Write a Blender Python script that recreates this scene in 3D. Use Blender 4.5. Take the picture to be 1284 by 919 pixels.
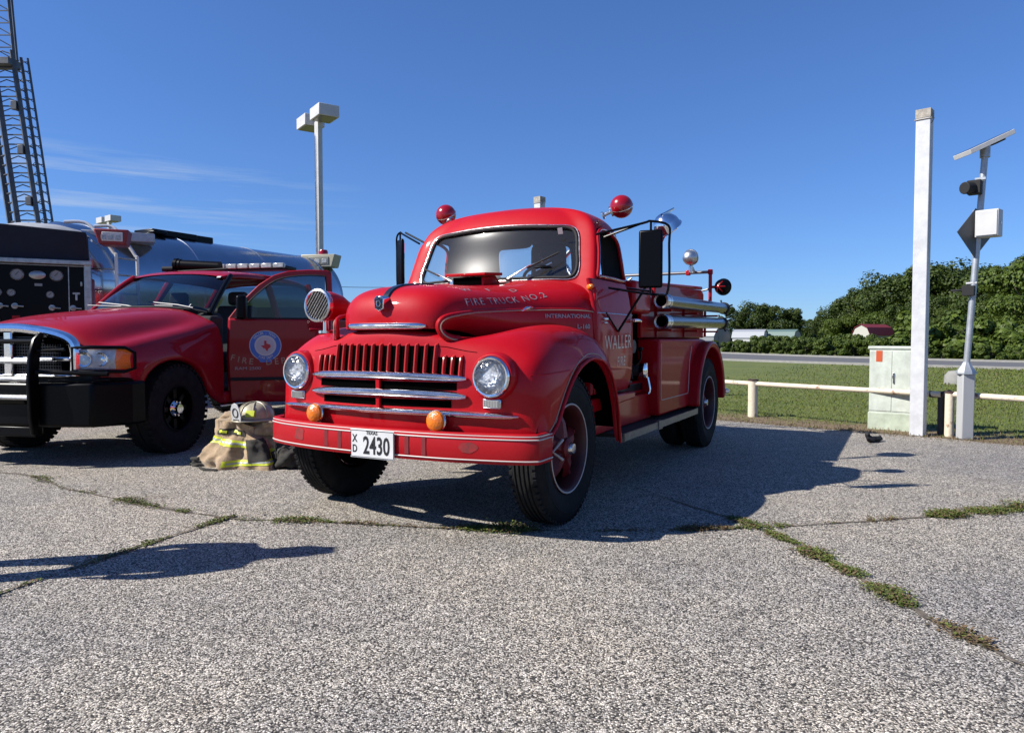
import bpy, bmesh, math, random
from mathutils import Vector, Matrix, noise
from mathutils.bvhtree import BVHTree
random.seed(7)
R = math.radians
S = bpy.context.scene
C = S.collection
for o in list(bpy.data.objects): bpy.data.objects.remove(o)

# ------------------------------------------------------------ camera, sky, sun
cam_d = bpy.data.cameras.new("camera"); cam = bpy.data.objects.new("camera", cam_d); C.objects.link(cam)
cam.location = (0, 0, 1.13); cam.rotation_euler = (R(90 - 2.28), 0, 0)
cam_d.sensor_width = 36; cam_d.lens = 899.07 / 1284 * 36; cam_d.clip_end = 5000; cam_d.clip_start = 0.05
S.camera = cam
SUN_EL = R(41); SHX, SHY = 0.974, 0.225            # shadows fall along +X and a little +Y
w = bpy.data.worlds.new("World"); S.world = w; w.use_nodes = True
nt = w.node_tree; bg = nt.nodes["Background"]; bg.inputs[1].default_value = 0.062
sky = nt.nodes.new("ShaderNodeTexSky"); sky.sky_type = 'NISHITA'; sky.sun_disc = False
sky.sun_elevation = SUN_EL; sky.sun_rotation = math.atan2(-SHX, -SHY)
sky.air_density = 1.0; sky.dust_density = 0.0; sky.ozone_density = 4.0; sky.altitude = 200
hs = nt.nodes.new('ShaderNodeHueSaturation'); hs.inputs['Saturation'].default_value = 1.0; gm = nt.nodes.new('ShaderNodeGamma'); gm.inputs[1].default_value = .85; nt.links.new(sky.outputs[0], gm.inputs[0]); nt.links.new(gm.outputs[0], hs.inputs['Color'])
tn = nt.nodes.new('ShaderNodeMix'); tn.data_type = 'RGBA'; tn.blend_type = 'MULTIPLY'; tn.inputs[0].default_value = 1; nt.links.new(hs.outputs[0], tn.inputs[6]); tn.inputs[7].default_value = (.72, 1.08, 1.72, 1)
tcs = nt.nodes.new("ShaderNodeTexCoord")
mp = nt.nodes.new("ShaderNodeMapping"); mp.inputs['Scale'].default_value = (1.9, 1.9, 36); mp.inputs['Rotation'].default_value = (R(-2.5), R(4), 0)
nz = nt.nodes.new("ShaderNodeTexNoise"); nz.inputs['Scale'].default_value = 1.5; nz.inputs['Detail'].default_value = 6; nz.inputs['Roughness'].default_value = .62
rp = nt.nodes.new("ShaderNodeValToRGB"); rp.color_ramp.elements[0].position = .50; rp.color_ramp.elements[1].position = .82
sep = nt.nodes.new("ShaderNodeSeparateXYZ")
mz = nt.nodes.new("ShaderNodeMapRange"); mz.inputs[1].default_value = .10; mz.inputs[2].default_value = .15; mz.interpolation_type = 'SMOOTHSTEP'
mz2 = nt.nodes.new("ShaderNodeMapRange"); mz2.inputs[1].default_value = .245; mz2.inputs[2].default_value = .19; mz2.interpolation_type = 'SMOOTHSTEP'
mx3 = nt.nodes.new("ShaderNodeMapRange"); mx3.inputs[1].default_value = -.15; mx3.inputs[2].default_value = -.45; mx3.interpolation_type = 'SMOOTHSTEP'
def mth(op, a, b):
    m = nt.nodes.new("ShaderNodeMath"); m.operation = op
    for i, v in enumerate((a, b)):
        if isinstance(v, (int, float)): m.inputs[i].default_value = v
        else: nt.links.new(v, m.inputs[i])
    return m.outputs[0]
L = nt.links.new
L(tcs.outputs['Generated'], mp.inputs[0]); L(mp.outputs[0], nz.inputs['Vector']); L(nz.outputs[0], rp.inputs[0])
L(tcs.outputs['Generated'], sep.inputs[0]); L(sep.outputs[2], mz.inputs[0]); L(sep.outputs[2], mz2.inputs[0]); L(sep.outputs[0], mx3.inputs[0])
fac = mth('MULTIPLY', mth('MULTIPLY', rp.outputs[0], mth('MULTIPLY', mz.outputs[0], mz2.outputs[0])), mth('MULTIPLY', mx3.outputs[0], .8))
cmx = nt.nodes.new("ShaderNodeMix"); cmx.data_type = 'RGBA'
L(fac, cmx.inputs[0]); L(tn.outputs[2], cmx.inputs[6]); cmx.inputs[7].default_value = (5.2, 6.2, 7.6, 1)
SKYMIX = cmx
L(cmx.outputs[2], bg.inputs[0])
sd = bpy.data.lights.new("sun", 'SUN'); sun = bpy.data.objects.new("sun", sd); C.objects.link(sun)
sd.energy = 5.0; sd.angle = R(.53); sd.color = (1, .955, .89)
d = Vector((SHX * math.cos(SUN_EL), SHY * math.cos(SUN_EL), -math.sin(SUN_EL)))
sun.rotation_euler = d.to_track_quat('-Z', 'Y').to_euler(); sun.location = (-20, -5, 30)
S.view_settings.view_transform = 'Standard'; S.view_settings.look = 'None'; S.view_settings.exposure = 0.74; S.view_settings.gamma = 1
S.render.engine = 'CYCLES'

# ------------------------------------------------------------ materials
KA = .58   # measured-looking base colours for this exposure
def mat(name, col, rough=.5, metal=0, coat=0, var=0, vscale=8, bump=0, bscale=40, spec=.5, trans=0, emit=0, col2=None, coatr=.05, vpow=None, sheen=0):
    if metal < .5: col = tuple(c * KA for c in col); col2 = tuple(c * KA for c in col2) if col2 else None
    m = bpy.data.materials.new(name); m.use_nodes = True; t = m.node_tree; b = t.nodes["Principled BSDF"]
    b.inputs['Base Color'].default_value = (*col, 1); b.inputs['Roughness'].default_value = rough; b.inputs['Metallic'].default_value = metal
    b.inputs['Coat Weight'].default_value = coat; b.inputs['Coat Roughness'].default_value = coatr
    b.inputs['Specular IOR Level'].default_value = spec; b.inputs['Transmission Weight'].default_value = trans
    if sheen: b.inputs['Sheen Weight'].default_value = sheen
    if emit: b.inputs['Emission Color'].default_value = (*col, 1); b.inputs['Emission Strength'].default_value = emit
    tc = None
    if var or bump:
        tc = t.nodes.new("ShaderNodeTexCoord")
    if var:
        n = t.nodes.new("ShaderNodeTexNoise"); n.inputs['Scale'].default_value = vscale; n.inputs['Detail'].default_value = 8; n.inputs['Roughness'].default_value = .65
        t.links.new(tc.outputs['Object'], n.inputs['Vector'])
        r = t.nodes.new("ShaderNodeValToRGB"); r.color_ramp.elements[0].position = .35; r.color_ramp.elements[1].position = .68
        c2 = col2 or tuple(min(1, c * (1 + var)) for c in col)
        c1 = col if col2 else tuple(c * (1 - var) for c in col)
        if vpow: r.color_ramp.elements[0].position, r.color_ramp.elements[1].position = vpow
        r.color_ramp.elements[0].color = (*c1, 1); r.color_ramp.elements[1].color = (*c2, 1)
        t.links.new(n.outputs[0], r.inputs[0]); t.links.new(r.outputs[0], b.inputs['Base Color'])
        mr = t.nodes.new("ShaderNodeMapRange"); mr.inputs[3].default_value = max(.02, rough - .08); mr.inputs[4].default_value = min(1, rough + .12)
        t.links.new(n.outputs[0], mr.inputs[0]); t.links.new(mr.outputs[0], b.inputs['Roughness'])
    if bump:
        n = t.nodes.new("ShaderNodeTexNoise"); n.inputs['Scale'].default_value = bscale; n.inputs['Detail'].default_value = 4
        t.links.new(tc.outputs['Object'], n.inputs['Vector'])
        bp = t.nodes.new("ShaderNodeBump"); bp.inputs['Strength'].default_value = bump; bp.inputs['Distance'].default_value = .01
        t.links.new(n.outputs[0], bp.inputs['Height']); t.links.new(bp.outputs[0], b.inputs['Normal'])
    return m
def glassmat(name, tint=(.8, .85, .85), rough=.02, refl=1.0):
    m = bpy.data.materials.new(name); m.use_nodes = True; t = m.node_tree; t.nodes.clear()
    o = t.nodes.new("ShaderNodeOutputMaterial"); tr = t.nodes.new("ShaderNodeBsdfTransparent"); tr.inputs[0].default_value = (*tint, 1)
    g = t.nodes.new("ShaderNodeBsdfGlossy"); g.inputs['Roughness'].default_value = rough; g.inputs[0].default_value = (refl, refl, refl, 1)
    f = t.nodes.new("ShaderNodeFresnel"); f.inputs[0].default_value = 1.5; mx = t.nodes.new("ShaderNodeMixShader")
    t.links.new(f.outputs[0], mx.inputs[0]); t.links.new(tr.outputs[0], mx.inputs[1]); t.links.new(g.outputs[0], mx.inputs[2]); t.links.new(mx.outputs[0], o.inputs[0])
    return m
def paint(name, col, rough=.34, coat=.6, coatr=.12, fade=(.1, .1), dirt=.25):
    """car paint with faded patches, fine scratches and orange peel"""
    m = mat(name, col, rough, 0, coat, spec=.12, coatr=coatr); col = tuple(c * KA for c in col); t = m.node_tree; b = t.nodes["Principled BSDF"]
    tc = t.nodes.new("ShaderNodeTexCoord")
    n = t.nodes.new("ShaderNodeTexNoise"); n.inputs['Scale'].default_value = 2.2; n.inputs['Detail'].default_value = 9; n.inputs['Roughness'].default_value = .7
    n2 = t.nodes.new("ShaderNodeTexNoise"); n2.inputs['Scale'].default_value = 70; n2.inputs['Detail'].default_value = 3
    n3 = t.nodes.new("ShaderNodeTexNoise"); n3.inputs['Scale'].default_value = 9; n3.inputs['Detail'].default_value = 12; n3.inputs['Roughness'].default_value = .8
    for q in (n, n2, n3): t.links.new(tc.outputs['Object'], q.inputs['Vector'])
    r = t.nodes.new("ShaderNodeValToRGB"); r.color_ramp.elements[0].position = .3; r.color_ramp.elements[1].position = .75
    c2 = (min(1, col[0] * 1.08), col[1] + .003, col[2] + .003)
    r.color_ramp.elements[0].color = (col[0] * .88, col[1] * .9, col[2] * .9, 1); r.color_ramp.elements[1].color = (*c2, 1)
    t.links.new(n.outputs[0], r.inputs[0])
    r3 = t.nodes.new("ShaderNodeValToRGB"); r3.color_ramp.elements[0].position = .66; r3.color_ramp.elements[1].position = .74
    t.links.new(n3.outputs[0], r3.inputs[0])
    md = t.nodes.new("ShaderNodeMath"); md.operation = 'MULTIPLY'; md.inputs[1].default_value = dirt; t.links.new(r3.outputs[0], md.inputs[0])
    mx = t.nodes.new("ShaderNodeMix"); mx.data_type = 'RGBA'; t.links.new(md.outputs[0], mx.inputs[0]); t.links.new(r.outputs[0], mx.inputs[6]); mx.inputs[7].default_value = (.08, .022, .016, 1)
    t.links.new(mx.outputs[2], b.inputs['Base Color'])
    mr = t.nodes.new("ShaderNodeMapRange"); mr.inputs[3].default_value = rough - .07; mr.inputs[4].default_value = rough + .13
    t.links.new(n3.outputs[0], mr.inputs[0]); t.links.new(mr.outputs[0], b.inputs['Roughness'])
    bp = t.nodes.new("ShaderNodeBump"); bp.inputs['Strength'].default_value = .03; bp.inputs['Distance'].default_value = .01
    t.links.new(n2.outputs[0], bp.inputs['Height']); t.links.new(bp.outputs[0], b.inputs['Normal'])
    return m
RED = paint('old_red_paint', (.64, .0, .009), .50, .30, .05, dirt=.35)
RED2 = paint('pickup_red_paint', (.46, .0, .014), .45, .45, .03, dirt=.05)
BRED = paint('scuffed_red_paint', (.60, .008, .016), .5, .2, .15, dirt=.8)
RIBRED = paint('faded_red_paint', (.66, .03, .03), .5, .2, .2, dirt=.3)
CHROME = mat('chrome', (.82, .83, .85), .09, 1, var=.06, vscale=20)
OLDCH = mat('dull_chrome', (.62, .62, .62), .22, 1, var=.15, vscale=25, bump=.1)
ALU = mat('aluminium', (.50, .51, .52), .38, 1, var=.2, vscale=12)
TANK = mat('polished_tank', (.45, .48, .52), .17, 1, var=.08, vscale=2)
BLACK = mat('black_paint', (.003, .003, .004), .32, 0, 0, spec=.12)
BLACKM = mat('matt_black', (.012, .012, .013), .75, var=.4)
VOID = mat('recess_shade_black', (.003, .003, .003), 1, spec=0)  # flat black that stands in for shade inside openings and recesses
RUB = mat('tyre_rubber', (.018, .018, .019), .8, var=.5, vscale=14, bump=.25, bscale=60, spec=.2)
WSTR = mat('white_stripe', (.80, .70, .64), .5)
BADGE = mat('badge_metal', (.60, .56, .58), .4)
PINK = mat('pinstripe', (.55, .42, .30), .4)
WHITE = mat('white_paint', (.80, .80, .78), .5, var=.08, vscale=5)
GALV = mat('galvanised_steel', (.38, .40, .42), .45, .6, var=.15, vscale=10)
AMBER = mat('amber_lens', (1.4, .32, .0), .15, 0, .8, trans=.15, bump=.5, bscale=90)
REDL = mat('red_lens', (.45, .002, .012), .22, 0, .4, coatr=.06)
GLASS = glassmat('cab_glass', (.72, .77, .78), refl=1.0)
GLASS2 = glassmat('tinted_glass', (.38, .46, .48))
LENS = glassmat('lens_glass', (.93, .94, .95), rough=.03)
TEXTC = mat('hood_lettering', (.50, .36, .40), .5)
GOLD = mat('gold_lettering', (.62, .46, .30), .5)
CREAML = mat('cream_lettering', (1.25, 1.0, .78), .6)
SEAT = mat('dark_seat', (.03, .028, .028), .8)
INT = mat('cab_lining', (.07, .07, .075), .7)
FRAME = mat('dark_chassis', (.012, .011, .011), .7, var=.5)

def dusty_sheen(name, tint, film=.05, gl=.011, gr=.22):  # grey film stands in for pale reflection; rough gloss spreads the sun's streak
    m = glassmat(name, tint); t = m.node_tree; o = [n for n in t.nodes if n.type == 'OUTPUT_MATERIAL'][0]; base = o.inputs[0].links[0].from_socket
    d_ = t.nodes.new("ShaderNodeBsdfDiffuse"); d_.inputs[0].default_value = (.30, .29, .27, 1); g_ = t.nodes.new("ShaderNodeBsdfGlossy"); g_.inputs['Roughness'].default_value = gr; g_.inputs[0].default_value = (.5, .5, .5, 1)
    a = t.nodes.new("ShaderNodeMixShader"); a.inputs[0].default_value = film; b_ = t.nodes.new("ShaderNodeMixShader"); b_.inputs[0].default_value = gl
    t.links.new(base, a.inputs[1]); t.links.new(d_.outputs[0], a.inputs[2]); t.links.new(a.outputs[0], b_.inputs[1]); t.links.new(g_.outputs[0], b_.inputs[2]); t.links.new(b_.outputs[0], o.inputs[0]); return m
SCREEN = dusty_sheen('windshield_dust_sheen', (.86, .88, .88)); CLEAR = glassmat('clear_pane', (.93, .95, .95))
# ------------------------------------------------------------ helpers
def parent(o, p):
    if p is not None: o.parent = p
    return o
def finish(me, name, m, par=None, smooth=True, angle=35):
    if smooth:
        for p in me.polygons: p.use_smooth = True
        me.set_sharp_from_angle(angle=R(angle))
    o = bpy.data.objects.new(name, me); C.objects.link(o)
    ms = m if isinstance(m, (list, tuple)) else [m]
    for q in ms: me.materials.append(q)
    return parent(o, par)
class MB:
    def __init__(s): s.b = bmesh.new()
    def box(s, c, sz, rot=None, mi=0):
        r = bmesh.ops.create_cube(s.b, size=1)
        M = Matrix.Translation(c) @ (rot.to_matrix().to_4x4() if hasattr(rot, 'to_matrix') else (rot or Matrix.Identity(4))) @ Matrix.Diagonal((*sz, 1))
        bmesh.ops.transform(s.b, matrix=M, verts=r['verts'])
        if mi:
            for f in {f for v in r['verts'] for f in v.link_faces}: f.material_index = mi
        return s
    def cyl(s, a, b, r, r2=None, n=20, cap=True, mi=0):
        a, b = Vector(a), Vector(b); dd = b - a
        q = bmesh.ops.create_cone(s.b, cap_ends=cap, segments=n, radius1=r, radius2=r if r2 is None else r2, depth=dd.length)
        M = Matrix.Translation((a + b) / 2) @ dd.to_track_quat('Z', 'Y').to_matrix().to_4x4()
        bmesh.ops.transform(s.b, matrix=M, verts=q['verts'])
        if mi:
            for f in {f for v in q['verts'] for f in v.link_faces}: f.material_index = mi
        return s
    def sph(s, c, r, n=20, scale=(1, 1, 1)):
        q = bmesh.ops.create_uvsphere(s.b, u_segments=n, v_segments=max(6, n * 2 // 3), radius=r)
        bmesh.ops.transform(s.b, matrix=Matrix.Translation(c) @ Matrix.Diagonal((*scale, 1)), verts=q['verts']); return s
    def tube(s, pts, r, n=8, closed=False, smooth=0, flat=None):
        pts = [Vector(p) for p in pts]
        if smooth: pts = catmull(pts, smooth, closed)
        if isinstance(r, (list, tuple)) and len(r) != len(pts):
            m0 = len(r) - 1; r = [lerp(r[min(m0, int(i * m0 / (len(pts) - 1)))], r[min(m0, int(i * m0 / (len(pts) - 1)) + 1)], i * m0 / (len(pts) - 1) % 1) for i in range(len(pts))]
        N = len(pts); rings = []; up = Vector((0, 0, 1)); prev = None
        for i, p in enumerate(pts):
            t = (pts[(i + 1) % N] - pts[i - 1]) if closed else (pts[min(i + 1, N - 1)] - pts[max(i - 1, 0)])
            t.normalize()
            if prev is None:
                u = up.cross(t)
                if u.length < .05: u = Vector((1, 0, 0)).cross(t)
            else: u = prev - t * prev.dot(t)
            u.normalize(); v = t.cross(u); prev = u
            rr = r[i] if isinstance(r, (list, tuple)) else r
            rings.append([s.b.verts.new(p + (u * math.cos(a) + v * math.sin(a)) * rr) for a in [2 * math.pi * k / n for k in range(n)]])
        for i in range(N if closed else N - 1):
            A, B = rings[i], rings[(i + 1) % N]
            off = 0
            if closed and i == N - 1:
                off = min(range(n), key=lambda o: (A[0].co - B[o].co).length)
            for k in range(n): s.b.faces.new((A[k], A[(k + 1) % n], B[(k + 1 + off) % n], B[(k + off) % n]))
        if not closed: s.b.faces.new(rings[0][::-1]); s.b.faces.new(rings[-1])
        return s
    def lathe(s, prof, c=(0, 0, 0), axis=(0, 0, 1), n=40, mi=0):
        """prof: list of (radius, height along axis)"""
        Q = Vector(axis).to_track_quat('Z', 'Y').to_matrix(); c = Vector(c); rings = []
        for r, h in prof:
            if r < 1e-5: rings.append([s.b.verts.new(c + Q @ Vector((0, 0, h)))])
            else: rings.append([s.b.verts.new(c + Q @ Vector((r * math.cos(2 * math.pi * k / n), r * math.sin(2 * math.pi * k / n), h))) for k in range(n)])
        for A, B in zip(rings, rings[1:]):
            for k in range(n):
                a = [A[0]] if len(A) == 1 else [A[k], A[(k + 1) % n]]
                b = [B[0]] if len(B) == 1 else [B[(k + 1) % n], B[k]]
                if len(a) + len(b) > 2: f = s.b.faces.new(a + b); f.material_index = mi
        return s
    def prism(s, pts, ax, a, b, mi=0):
        """polygon pts in the plane normal to axis ax, extruded from a to b"""
        def mk(p, h):
            return Vector({'x': (h, p[0], p[1]), 'y': (p[0], h, p[1]), 'z': (p[0], p[1], h)}[ax])
        A = [s.b.verts.new(mk(p, a)) for p in pts]; B = [s.b.verts.new(mk(p, b)) for p in pts]; n = len(pts)
        fs = [s.b.faces.new(A), s.b.faces.new(B[::-1])]
        for k in range(n): fs.append(s.b.faces.new((A[k], B[k], B[(k + 1) % n], A[(k + 1) % n])))
        for f in fs: f.material_index = mi
        return s
    def quad(s, a, b, c, d_):
        s.b.faces.new([s.b.verts.new(q) for q in (a, b, c, d_)]); return s
    def mirror(s):
        g = bmesh.ops.duplicate(s.b, geom=s.b.verts[:] + s.b.edges[:] + s.b.faces[:])
        vs = [e for e in g['geom'] if isinstance(e, bmesh.types.BMVert)]
        for v in vs: v.co.x *= -1
        bmesh.ops.reverse_faces(s.b, faces=[e for e in g['geom'] if isinstance(e, bmesh.types.BMFace)]); return s
    def build(s, name, m, par=None, smooth=True, angle=35, bevel=0, seg=2, fixn=True):
        if fixn: bmesh.ops.recalc_face_normals(s.b, faces=s.b.faces[:])
        me = bpy.data.meshes.new(name); s.b.to_mesh(me); s.b.free()
        o = finish(me, name, m, par, smooth, angle)
        if bevel:
            md = o.modifiers.new('bevel', 'BEVEL'); md.width = bevel; md.segments = seg; md.limit_method = 'ANGLE'; md.angle_limit = R(40); md.harden_normals = False
        return o
def catmull(pts, k, closed=False):
    out = []; n = len(pts)
    rng = range(n) if closed else range(n - 1)
    for i in rng:
        g = lambda j: pts[j % n] if closed else pts[max(0, min(n - 1, j))]
        p0, p1, p2, p3 = g(i - 1), g(i), g(i + 1), g(i + 2)
        for q in range(k):
            t = q / k
            out.append(.5 * ((2 * p1) + (p2 - p0) * t + (2 * p0 - 5 * p1 + 4 * p2 - p3) * t * t + (3 * p1 - p0 - 3 * p2 + p3) * t ** 3))
    if not closed: out.append(pts[-1].copy())
    return out
def grid(name, rows, m, par=None, sub=2, solid=0, inner=None, closed=False, skip=None, creases=None, bake=True, flip=False, offset=-1, mirror=False):
    """sheet through rows of points, subdivided; skip(i,j) leaves a cell open; mirror adds the reflected columns (column 0 on x=0)"""
    bm = bmesh.new(); nc = len(rows[0])
    if mirror:
        rows = [[(-x, y, z) for (x, y, z) in reversed(r[1:])] + list(r) for r in rows]
        sk = skip; n0 = nc; skip = (lambda i, j: sk(i, j - (n0 - 1) if j >= n0 - 1 else (n0 - 2 - j))) if sk else None
        nc = len(rows[0])
    V = [[bm.verts.new(p) for p in r] for r in rows]
    for i in range(len(rows) - 1):
        for j in range(nc if closed else nc - 1):
            if skip and skip(i, j): continue
            q = (V[i][j], V[i][(j + 1) % nc], V[i + 1][(j + 1) % nc], V[i + 1][j])
            bm.faces.new(q if not flip else q[::-1])
    bmesh.ops.delete(bm, geom=[v for v in bm.verts if not v.link_faces], context='VERTS')
    if creases:
        lay = bm.edges.layers.float.new('crease_edge')
        for (i0, j0), (i1, j1), cv in creases:
            e = bm.edges.get((V[i0][j0], V[i1][j1]))
            if e: e[lay] = cv
    me = bpy.data.meshes.new(name); bm.to_mesh(me); bm.free()
    o = finish(me, name, m, par, True, 60)
    if sub: md = o.modifiers.new('sub', 'SUBSURF'); md.levels = sub; md.render_levels = sub; md.boundary_smooth = 'ALL'
    if solid: md = o.modifiers.new('solid', 'SOLIDIFY'); md.thickness = solid; md.offset = offset
    if solid and inner: me.materials.append(inner); md.material_offset = 1; md.material_offset_rim = 0
    if bake: bake_mods(o)
    return o
def bake_mods(o):
    dg = bpy.context.evaluated_depsgraph_get()
    me = bpy.data.meshes.new_from_object(o.evaluated_get(dg)); old = o.data; o.modifiers.clear(); o.data = me
    for p in me.polygons: p.use_smooth = True
    bpy.data.meshes.remove(old)
def bvh(*objs):
    vs, fs = [], []
    for o in objs:
        k = len(vs); vs += [v.co.copy() for v in o.data.vertices]; fs += [[k + i for i in p.vertices] for p in o.data.polygons]
    return BVHTree.FromPolygons(vs, fs)
def text(name, s, size, m, par, M, ext=.002, sx=1, proj=None, dirv=None, off=.003, spacing=1, bold=0, subd=0, align='CENTER'):
    cu = bpy.data.curves.new(name, 'FONT'); cu.body = s; cu.size = size; cu.extrude = 0 if proj else ext; cu.align_x = align; cu.align_y = 'CENTER'
    cu.space_character = spacing; cu.offset = bold; cu.resolution_u = 3
    t = bpy.data.objects.new(name, cu); C.objects.link(t)
    bpy.context.view_layer.update()
    me = bpy.data.meshes.new_from_object(t.evaluated_get(bpy.context.evaluated_depsgraph_get())); bpy.data.objects.remove(t)
    me.transform(M @ Matrix.Diagonal((sx, 1, 1, 1)))
    if proj:
        bm = bmesh.new(); bm.from_mesh(me)
        if subd:
            bmesh.ops.triangulate(bm, faces=bm.faces[:])
            bmesh.ops.subdivide_edges(bm, edges=[e for e in bm.edges if e.calc_length() > subd], cuts=2, use_grid_fill=False)
            bmesh.ops.triangulate(bm, faces=bm.faces[:])
        for v in bm.verts:
            h = proj.ray_cast(v.co, Vector(dirv))
            if h[0] is not None:
                nn = h[1] if h[1].dot(Vector(dirv)) < 0 else -h[1]
                v.co = h[0] + nn * off
        bm.to_mesh(me); bm.free()
    return finish(me, name, m, par, False)
def frame_m(o, xdir, ydir):
    x = Vector(xdir).normalized(); y = Vector(ydir).normalized(); z = x.cross(y).normalized()
    return Matrix.Translation(o) @ Matrix((x, y, z)).transposed().to_4x4()
def thing(name, label, cat, loc=(0, 0, 0), rz=0, group=None):
    o = bpy.data.objects.new(name, None); C.objects.link(o); o.location = loc; o.rotation_euler = (0, 0, rz); o.empty_display_size = .2
    return tag(o, label, cat, group)
def tag(o, label=None, cat=None, group=None, kind=None):
    if label: o['label'] = label
    if cat: o['category'] = cat
    if group: o['group'] = group
    if kind: o['kind'] = kind
    return o
def copy_tree(o, par=None):
    c = o.copy(); C.objects.link(c); c.parent = par
    for ch in list(o.children): copy_tree(ch, c)
    return c
def lerp(a, b, t): return a + (b - a) * t
# ------------------------------------------------------------ ground
EA, EB = Vector((2.83, 9.81)), Vector((5.37, 7.48))       # edge of the lot
ED = (EB - EA).normalized(); EN = Vector((-ED.y, ED.x))    # EN points to the lawn
def pavement_mat():
    m = bpy.data.materials.new('exposed_aggregate'); m.use_nodes = True; t = m.node_tree; b = t.nodes["Principled BSDF"]; b.inputs['Roughness'].default_value = .85
    tc = t.nodes.new("ShaderNodeTexCoord")
    def vor(sc, feat='F1'):
        v = t.nodes.new("ShaderNodeTexVoronoi"); v.inputs['Scale'].default_value = sc; v.feature = feat; t.links.new(tc.outputs['Object'], v.inputs['Vector']); return v
    def noi(sc, det=3, r=.5):
        v = t.nodes.new("ShaderNodeTexNoise"); v.inputs['Scale'].default_value = sc; v.inputs['Detail'].default_value = det; v.inputs['Roughness'].default_value = r; t.links.new(tc.outputs['Object'], v.inputs['Vector']); return v
    def ramp(src, els):
        r = t.nodes.new("ShaderNodeValToRGB"); cr = r.color_ramp
        while len(cr.elements) < len(els): cr.elements.new(.5)
        for e, (p, c) in zip(cr.elements, els): e.position = p; e.color = (*c, 1)
        t.links.new(src, r.inputs[0]); return r
    def mix(f, a, c, mode='MIX'):
        x = t.nodes.new("ShaderNodeMix"); x.data_type = 'RGBA'; x.blend_type = mode
        for i, v in ((0, f), (6, a), (7, c)):
            if isinstance(v, (int, float)): x.inputs[i].default_value = v
            elif isinstance(v, tuple): x.inputs[i].default_value = (*v, 1)
            else: t.links.new(v, x.inputs[i])
        return x.outputs[2]
    v1 = vor(170); v2 = vor(70)
    sp = t.nodes.new("ShaderNodeSeparateColor"); t.links.new(v1.outputs['Color'], sp.inputs[0])
    stone = ramp(sp.outputs[0], [(0, (.016, .014, .013)), (.24, (.055, .050, .045)), (.42, (.20, .183, .158)), (.68, (.40, .372, .326)), (1, (.74, .70, .63))])
    sp2 = t.nodes.new("ShaderNodeSeparateColor"); t.links.new(v2.outputs['Color'], sp2.inputs[0])
    big = ramp(sp2.outputs[1], [(0, (.6, .6, .6)), (.5, (1, 1, 1)), (1, (1.15, 1.12, 1.06))])
    c = mix(.7, stone.outputs[0], big.outputs[0], 'MULTIPLY')
    edge = ramp(v1.outputs['Distance'], [(.45, (1, 1, 1)), (.80, (.40, .38, .37))])
    c = mix(1.0, c, edge.outputs[0], 'MULTIPLY')
    n1 = noi(.55, 6, .6); n2 = noi(6, 4); 
    st = ramp(n1.outputs[0], [(.35, (.80, .80, .83)), (.5, (1, .98, .95)), (.65, (1.12, 1.07, .99))]); c = mix(1.0, c, st.outputs[0], 'MULTIPLY')
    s2 = ramp(n2.outputs[0], [(.3, (.88, .88, .88)), (.7, (1.08, 1.08, 1.08))]); c = mix(1.0, c, s2.outputs[0], 'MULTIPLY')
    n4 = noi(1.7, 5, .7); oil = ramp(n4.outputs[0], [(.60, (1, 1, 1)), (.74, (.66, .63, .60))]); c = mix(1.0, c, oil.outputs[0], 'MULTIPLY')
    t.links.new(c, b.inputs['Base Color'])
    bp = t.nodes.new("ShaderNodeBump"); bp.inputs['Strength'].default_value = .55; bp.inputs['Distance'].default_value = .006; bp.invert = True
    t.links.new(v1.outputs['Distance'], bp.inputs['Height']); t.links.new(bp.outputs[0], b.inputs['Normal'])
    return m
PAVE = pavement_mat()
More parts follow.
